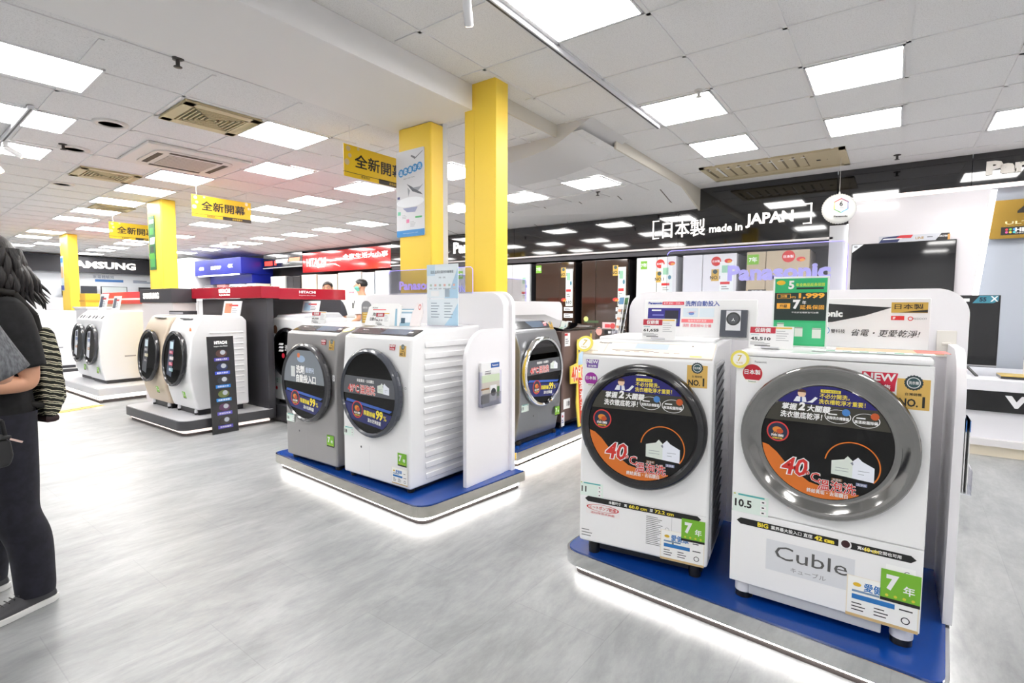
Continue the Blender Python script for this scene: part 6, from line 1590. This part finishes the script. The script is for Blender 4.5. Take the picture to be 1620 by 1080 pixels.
    if hair_kind == 'long':
        rng = random.Random(3)
        mb = MB(); mb.ball((hd_p.x, hd_p.y + .035 * s, hd_p.z + .0 * s), .094 * s, .105 * s, .112 * s, hair, 24, 14)
        mb.ball((hd_p.x, hd_p.y + .085 * s, hd_p.z - .075 * s), .088 * s, .066 * s, .085 * s, hair, 20, 12)
        for k in range(46):
            an = -1.75 + 3.5 * (k % 23) / 22 + rng.uniform(-.08, .08)
            x = hd_p.x + .086 * s * math.sin(an); y = hd_p.y + .04 * s + .085 * s * max(-.2, math.cos(an))
            L = rng.uniform(.19, .27); ph = rng.uniform(0, 6); back = .10 * max(0, math.cos(an)) + .02
            pts = []
            for q in range(9):
                v = q / 8
                pts.append((Vector((x * (1 + .0 * v) + .012 * math.sin(ph + v * 7), y + back * v ** 1.3 + .010 * math.cos(ph + v * 6), hd_p.z + .04 * s - L * v)), (.017 if q < 6 else .012 if q < 7 else .008 if q < 8 else .002) * s))
            Vv = []; Ff = []; n_ = 7
            for j, (p, r) in enumerate(pts):
                for i in range(n_):
                    a_ = 2 * PI * i / n_; Vv.append((p.x + r * math.cos(a_), p.y + r * math.sin(a_), p.z))
            for j in range(8):
                for i in range(n_): Ff.append((j * n_ + i, j * n_ + (i + 1) % n_, (j + 1) * n_ + (i + 1) % n_, (j + 1) * n_ + i))
            mb.add(Vv, Ff, hair, True)
        mb.build('hair_lengths', hr)
    # clothes follow the body as smooth sleeves of cloth
    def rings(m, secs, mat, n=24, caps=False):
        """secs: (x,y,z,rx,ry) horizontal ellipses from bottom to top"""
        vs = []; fs = []
        for (x, y, z, rx, ry) in secs:
            for i in range(n):
                an = 2 * PI * i / n; vs.append(((x + rx * math.cos(an)) * s, (y + ry * math.sin(an)) * s, z * s))
        for j in range(len(secs) - 1):
            for i in range(n): fs.append((j * n + i, j * n + (i + 1) % n, (j + 1) * n + (i + 1) % n, (j + 1) * n + i))
        if caps: fs += [tuple(range(n)), tuple(range((len(secs) - 1) * n, len(secs) * n))]
        m.add(vs, fs, mat, True)
    def limb(m, pts, mat, n=16):
        """pts: (vector, radius) in scaled space, rings across the path"""
        vs = []; fs = []
        for k, (p, r) in enumerate(pts):
            d = (pts[min(k + 1, len(pts) - 1)][0] - pts[max(k - 1, 0)][0]).normalized()
            u = d.cross(Vector((0, 1, .01))).normalized(); v = d.cross(u)
            for i in range(n):
                an = 2 * PI * i / n; vs.append(p + (u * math.cos(an) + v * math.sin(an)) * r)
        for j in range(len(pts) - 1):
            for i in range(n): fs.append((j * n + i, j * n + (i + 1) % n, (j + 1) * n + (i + 1) % n, (j + 1) * n + i))
        m.add(vs, fs, mat, True)
    mb = MB()
    L_ = lean
    rings(mb, [(hx, hy + .01, .83, .172, .128), (hx, hy + .008, .90, .170, .126), (hx, hy + .006, 1.0, .158, .116), (hx, hy + .2 * L_, 1.1, .158, .116), (hx, hy + .4 * L_, 1.2, .168, .122), (hx, hy + .6 * L_, 1.28, .180, .118), (hx, hy + .7 * L_, 1.335, .165, .098), (hx, hy + .8 * L_, 1.37, .115, .080), (hx, hy + .8 * L_, 1.395, .072, .066), (hx, hy + .8 * L_, 1.40, .066, .062)], shirt)
    for (sh, mm, e, f1, w) in S:
        A, M_, B_ = Vector(N[sh][:3]), Vector(N[mm][:3]), Vector(N[e][:3])
        A2 = A.lerp(Vector((hx * s, A.y, A.z)), .25)
        q = M_.lerp(B_, sleeve)
        pts = [(A2, .070 * s), (A.lerp(M_, .15), .074 * s), (M_, .068 * s), (q.lerp(M_, .3), .066 * s), (q, .066 * s)]
        if longsleeve:
            pts = pts[:3] + [(B_, .055 * s), (Vector(N[f1][:3]), .048 * s), (Vector(N[w][:3]), .038 * s)]
        limb(mb, pts, shirt)
    sh_o = mb.build('shirt', t)
    sb = sh_o.modifiers.new('sub', 'SUBSURF'); sb.levels = sb.render_levels = 1
    so2 = sh_o.modifiers.new('cloth', 'SOLIDIFY'); so2.thickness = .004; so2.offset = -1
    mb = MB()
    rings(mb, [(hx, hy, .76, .150, .118), (hx, hy, .84, .158, .120), (hx, hy, .92, .150, .112), (hx, hy, .98, .146, .108)], pants)
    for (h, k, c, a), (fx, fy) in zip(Lg, feet_xy):
        H_, K_, C_ = Vector(N[h][:3]), Vector(N[k][:3]), Vector(N[c][:3])
        F_ = Vector((fx * s, (fy - .050) * s, .065 * s))
        T_ = H_ + Vector((0, 0, .05 * s))
        limb(mb, [(T_, .112 * s), (H_, .108 * s), (H_.lerp(K_, .5), .098 * s), (K_ + Vector((0, 0, .06)) * s, .084 * s), (K_, .080 * s), (K_ - Vector((0, -.005, .07)) * s, .084 * s), (C_, .082 * s), (C_.lerp(F_, .6), .074 * s), (F_ + Vector((0, 0, .03)) * s, .074 * s), (F_, .070 * s)], pants)
    tr_o = mb.build('trousers', t); sb = tr_o.modifiers.new('sub', 'SUBSURF'); sb.levels = sb.render_levels = 2
    # shoes: lofted upper on a pale sole
    for sd, (fx, fy) in zip((1, -1), feet_xy):
        secs = [(.020, .020, .050, .030), (.010, .032, .078, .030), (-.02, .036, .092, .028), (-.06, .037, .096, .026), (-.10, .040, .086, .024), (-.145, .045, .066, .024), (-.19, .047, .054, .024), (-.235, .042, .046, .024), (-.262, .028, .038, .024), (-.275, .010, .030, .024)]
        vs = []; fs = []; Q = 14
        for (dy, hw, top, bot) in secs:
            for i in range(Q):
                an = PI * i / (Q - 1)
                vs.append(((fx - hw * math.cos(an) + sd * .006 * (-dy / .27)) * s, (fy + dy) * s, (bot + (top - bot) * max(0.0, math.sin(an)) ** .7) * s))
        for j in range(len(secs) - 1):
            for i in range(Q - 1): fs.append((j * Q + i, (j + 1) * Q + i, (j + 1) * Q + i + 1, j * Q + i + 1))
        fs.append(tuple(range(Q))); fs.append(tuple(range((len(secs) - 1) * Q, len(secs) * Q)))
        mb = MB(); mb.add(vs, fs, shoe, True); so = mb.build('shoe', t, autosmooth=True)
        pts = [((fx + w + sd * .006 * (v / .3)) * s, (fy + .026 - v) * s) for w, v in ((-.024, 0), (.024, 0), (.040, .03), (.041, .09), (.046, .14), (.051, .20), (.047, .255), (.03, .295), (.01, .308), (-.01, .308), (-.03, .295), (-.047, .255), (-.051, .20), (-.046, .14), (-.041, .09), (-.040, .03))]
        mb = MB(); mb.prism(pts, 0, .028 * s, 'z', P((226, 226, 224), .5)); mb.build('sole', so, bevel=.004)
        mb = MB()
        for k in range(5): mb.tube([((fx - .02) * s, (fy - .10 - k * .018) * s, (.090 - k * .006) * s), ((fx + .02) * s, (fy - .10 - k * .018) * s, (.090 - k * .006) * s)], .0025, BLACK, 5)
        mb.build('laces', so)
    return t, hd_p
TROUSER = noise_mat('navy_cloth', (14, 14, 25), (24, 24, 38), 30, .8, .3)
BLKTEE = noise_mat('black_cloth', (11, 11, 13), (21, 21, 24), 40, .85, .3)
GRYTEE = noise_mat('grey_marl_cloth', (78, 80, 84), (112, 114, 118), 160, .9, .3, stretch=(1, 1, .3))
WHTTEE = P((228, 230, 234), .7)
# left: person in black with the patterned backpack
pb, hp = person('person in black T-shirt and dark trousers at the left edge, wearing a patterned backpack', (-3.13, .42, 0), math.radians(15), 1.645, BLKTEE, TROUSER, HAIR,
       (((.205, .100, 1.015), (.15, -.12, 1.02)), ((-.22, .10, 1.03), (-.16, -.12, 1.05))), ((.115, .165), (-.21, .14)), hip=(0, .055), hair_kind='long', sleeve=.50)
def bagmat():
    m = bpy.data.materials.new('ethnic_stripe_cloth'); m.use_nodes = True
    nt = m.node_tree; b = nt.nodes['Principled BSDF']; L = nt.links
    tc = nt.nodes.new('ShaderNodeTexCoord'); mp = nt.nodes.new('ShaderNodeMapping'); mp.inputs['Rotation'].default_value = (.3, .2, 0)
    wv = nt.nodes.new('ShaderNodeTexWave'); wv.bands_direction = 'Z'; wv.inputs['Scale'].default_value = 13; wv.inputs['Distortion'].default_value = 1.6; wv.inputs['Detail'].default_value = 2; wv.inputs['Detail Scale'].default_value = 3
    ns = nt.nodes.new('ShaderNodeTexNoise'); ns.inputs['Scale'].default_value = 9
    cr = nt.nodes.new('ShaderNodeValToRGB'); cr.color_ramp.interpolation = 'CONSTANT'
    cr.color_ramp.elements[0].color = lin((22, 22, 18)); cr.color_ramp.elements[1].position = .42; cr.color_ramp.elements[1].color = lin((92, 92, 74))
    for pos, c in ((.6, (216, 212, 186)), (.82, (40, 38, 30)), (.92, (150, 146, 120))):
        e = cr.color_ramp.elements.new(pos); e.color = lin(c)
    mx = nt.nodes.new('ShaderNodeMixRGB'); mx.inputs[0].default_value = .25
    L.new(tc.outputs['Object'], mp.inputs[0]); L.new(mp.outputs[0], wv.inputs[0]); L.new(tc.outputs['Object'], ns.inputs[0])
    L.new(wv.outputs['Fac'], mx.inputs[1]); L.new(ns.outputs['Fac'], mx.inputs[2]); L.new(mx.outputs[0], cr.inputs[0]); L.new(cr.outputs[0], b.inputs['Base Color'])
    b.inputs['Roughness'].default_value = .85
    return m
BAGM = bagmat()
t = thing('backpack', 'backpack with black and cream ethnic stripes worn by the person in black', 'backpack', (-3.13, .42, 0), math.radians(15))
sq = lambda p: [(.172 + (y - .175) * .68, z) for y, z in p]
mb = MB(); mb.prism(sq([(.175, 1.20), (.19, 1.24), (.235, 1.25), (.265, 1.22), (.295, 1.12), (.305, 1.0), (.30, .92), (.275, .86), (.23, .835), (.185, .85), (.17, .95)]), -.13, .14, 'x', BAGM, True)
o = mb.build('bag_body', t, bevel=.03, seg=4)
mb = MB(); mb.prism(sq([(.30, 1.06), (.33, 1.0), (.335, .92), (.31, .88), (.29, .90)]), -.10, .11, 'x', BAGM, True); mb.build('front_pocket', t, bevel=.015, seg=3)
mb = MB(); mb.box(-.12, .13, .18, .24, .815, .85, P((46, 26, 28), .7)); mb.build('leather_base', t, bevel=.015)
for sx in (-.10, .11):
    mb = MB(); pts = [(sx, .19, 1.20), (sx * 1.05, .17, 1.30), (sx * 1.05, .10, 1.395), (sx * 1.05, .02, 1.41), (sx * 1.1, -.055, 1.34), (sx * 1.15, -.075, 1.2), (sx * 1.2, -.06, 1.05), (sx * 1.25, .05, .93), (sx * 1.1, .18, .90)]
    mb.tube(pts, .014, P((30, 28, 26), .8), 8); mb.build('strap', t)
# cut off at the frame edge: person in grey with a black camera bag
pg, hp2 = person('person in a grey marl T-shirt mostly cut off by the left edge', (-2.365, .185, 0), math.radians(10), 1.70, GRYTEE, P((44, 46, 58), .8), HAIR,
       (((.222, .135, 1.09), (.13, -.09, 1.20)), ((-.22, .05, 1.05), (-.12, -.15, 1.18))), ((.08, -.03), (-.11, -.08)), hip=(0, .02), sleeve=.92)
t = thing('camera_bag', 'small black camera bag with straps hanging at the hip of the person in grey', 'bag', (-2.17, .30, .855), math.radians(20))
BB = P((26, 26, 28), .7)
mb = MB(); mb.prism([(-.07, 0), (.05, 0.0), (.062, .03), (.055, .085), (-.06, .09), (-.075, .04)], -.035, .035, 'x', BB); mb.build('body', t, bevel=.012, seg=3)
mb = MB(); mb.box(-.037, .037, -.06, .055, .086, .096, BB); mb.build('flap', t, bevel=.004)
mb = MB(); mb.box(.037, .040, .02, .055, .06, .066, P((206, 180, 170), .4)); mb.build('zip_pull', t, rot=(-.5, 0, 0), loc=(0, .0, .04))
mb = MB(); mb.tube([(.01, .052, .09), (.02, .04, .14), (.0, .0, .165), (-.02, -.03, .16)], .006, BB, 8); mb.tube([(.0, -.055, .09), (.005, -.04, .14), (-.01, -.02, .16)], .006, BB, 8); mb.build('strap', t)
# staff far back
person('person with glasses behind the red canopy, only the head showing', (-7.75, 5.30, 0), math.radians(40), 1.74, P((60, 62, 70), .7), TROUSER, HAIR,
       (((.24, .06, 1.05), (.2, -.1, .9)), ((-.24, .06, 1.05), (-.2, -.1, .9))), ((.1, .1), (-.1, .1)), hip=(0, .03), glasses=True)
person('person in a white shirt and green face mask, looking left beside the canopy', (-7.20, 5.55, 0), math.radians(-55), 1.78, WHTTEE, TROUSER, HAIR,
       (((.24, .05, 1.05), (.2, -.12, .95)), ((-.24, .05, 1.05), (-.2, -.12, .95))), ((.1, .1), (-.1, .1)), hip=(0, .03), mask=P((110, 200, 180), .7))
person('person with dark hair behind the red topped counter at the far left', (-13.45, 4.95, 0), math.radians(30), 1.74, P((50, 52, 58), .7), TROUSER, HAIR,
       (((.24, .05, 1.05), (.2, -.12, .95)), ((-.24, .05, 1.05), (-.2, -.12, .95))), ((.1, .1), (-.1, .1)), hip=(0, .03))
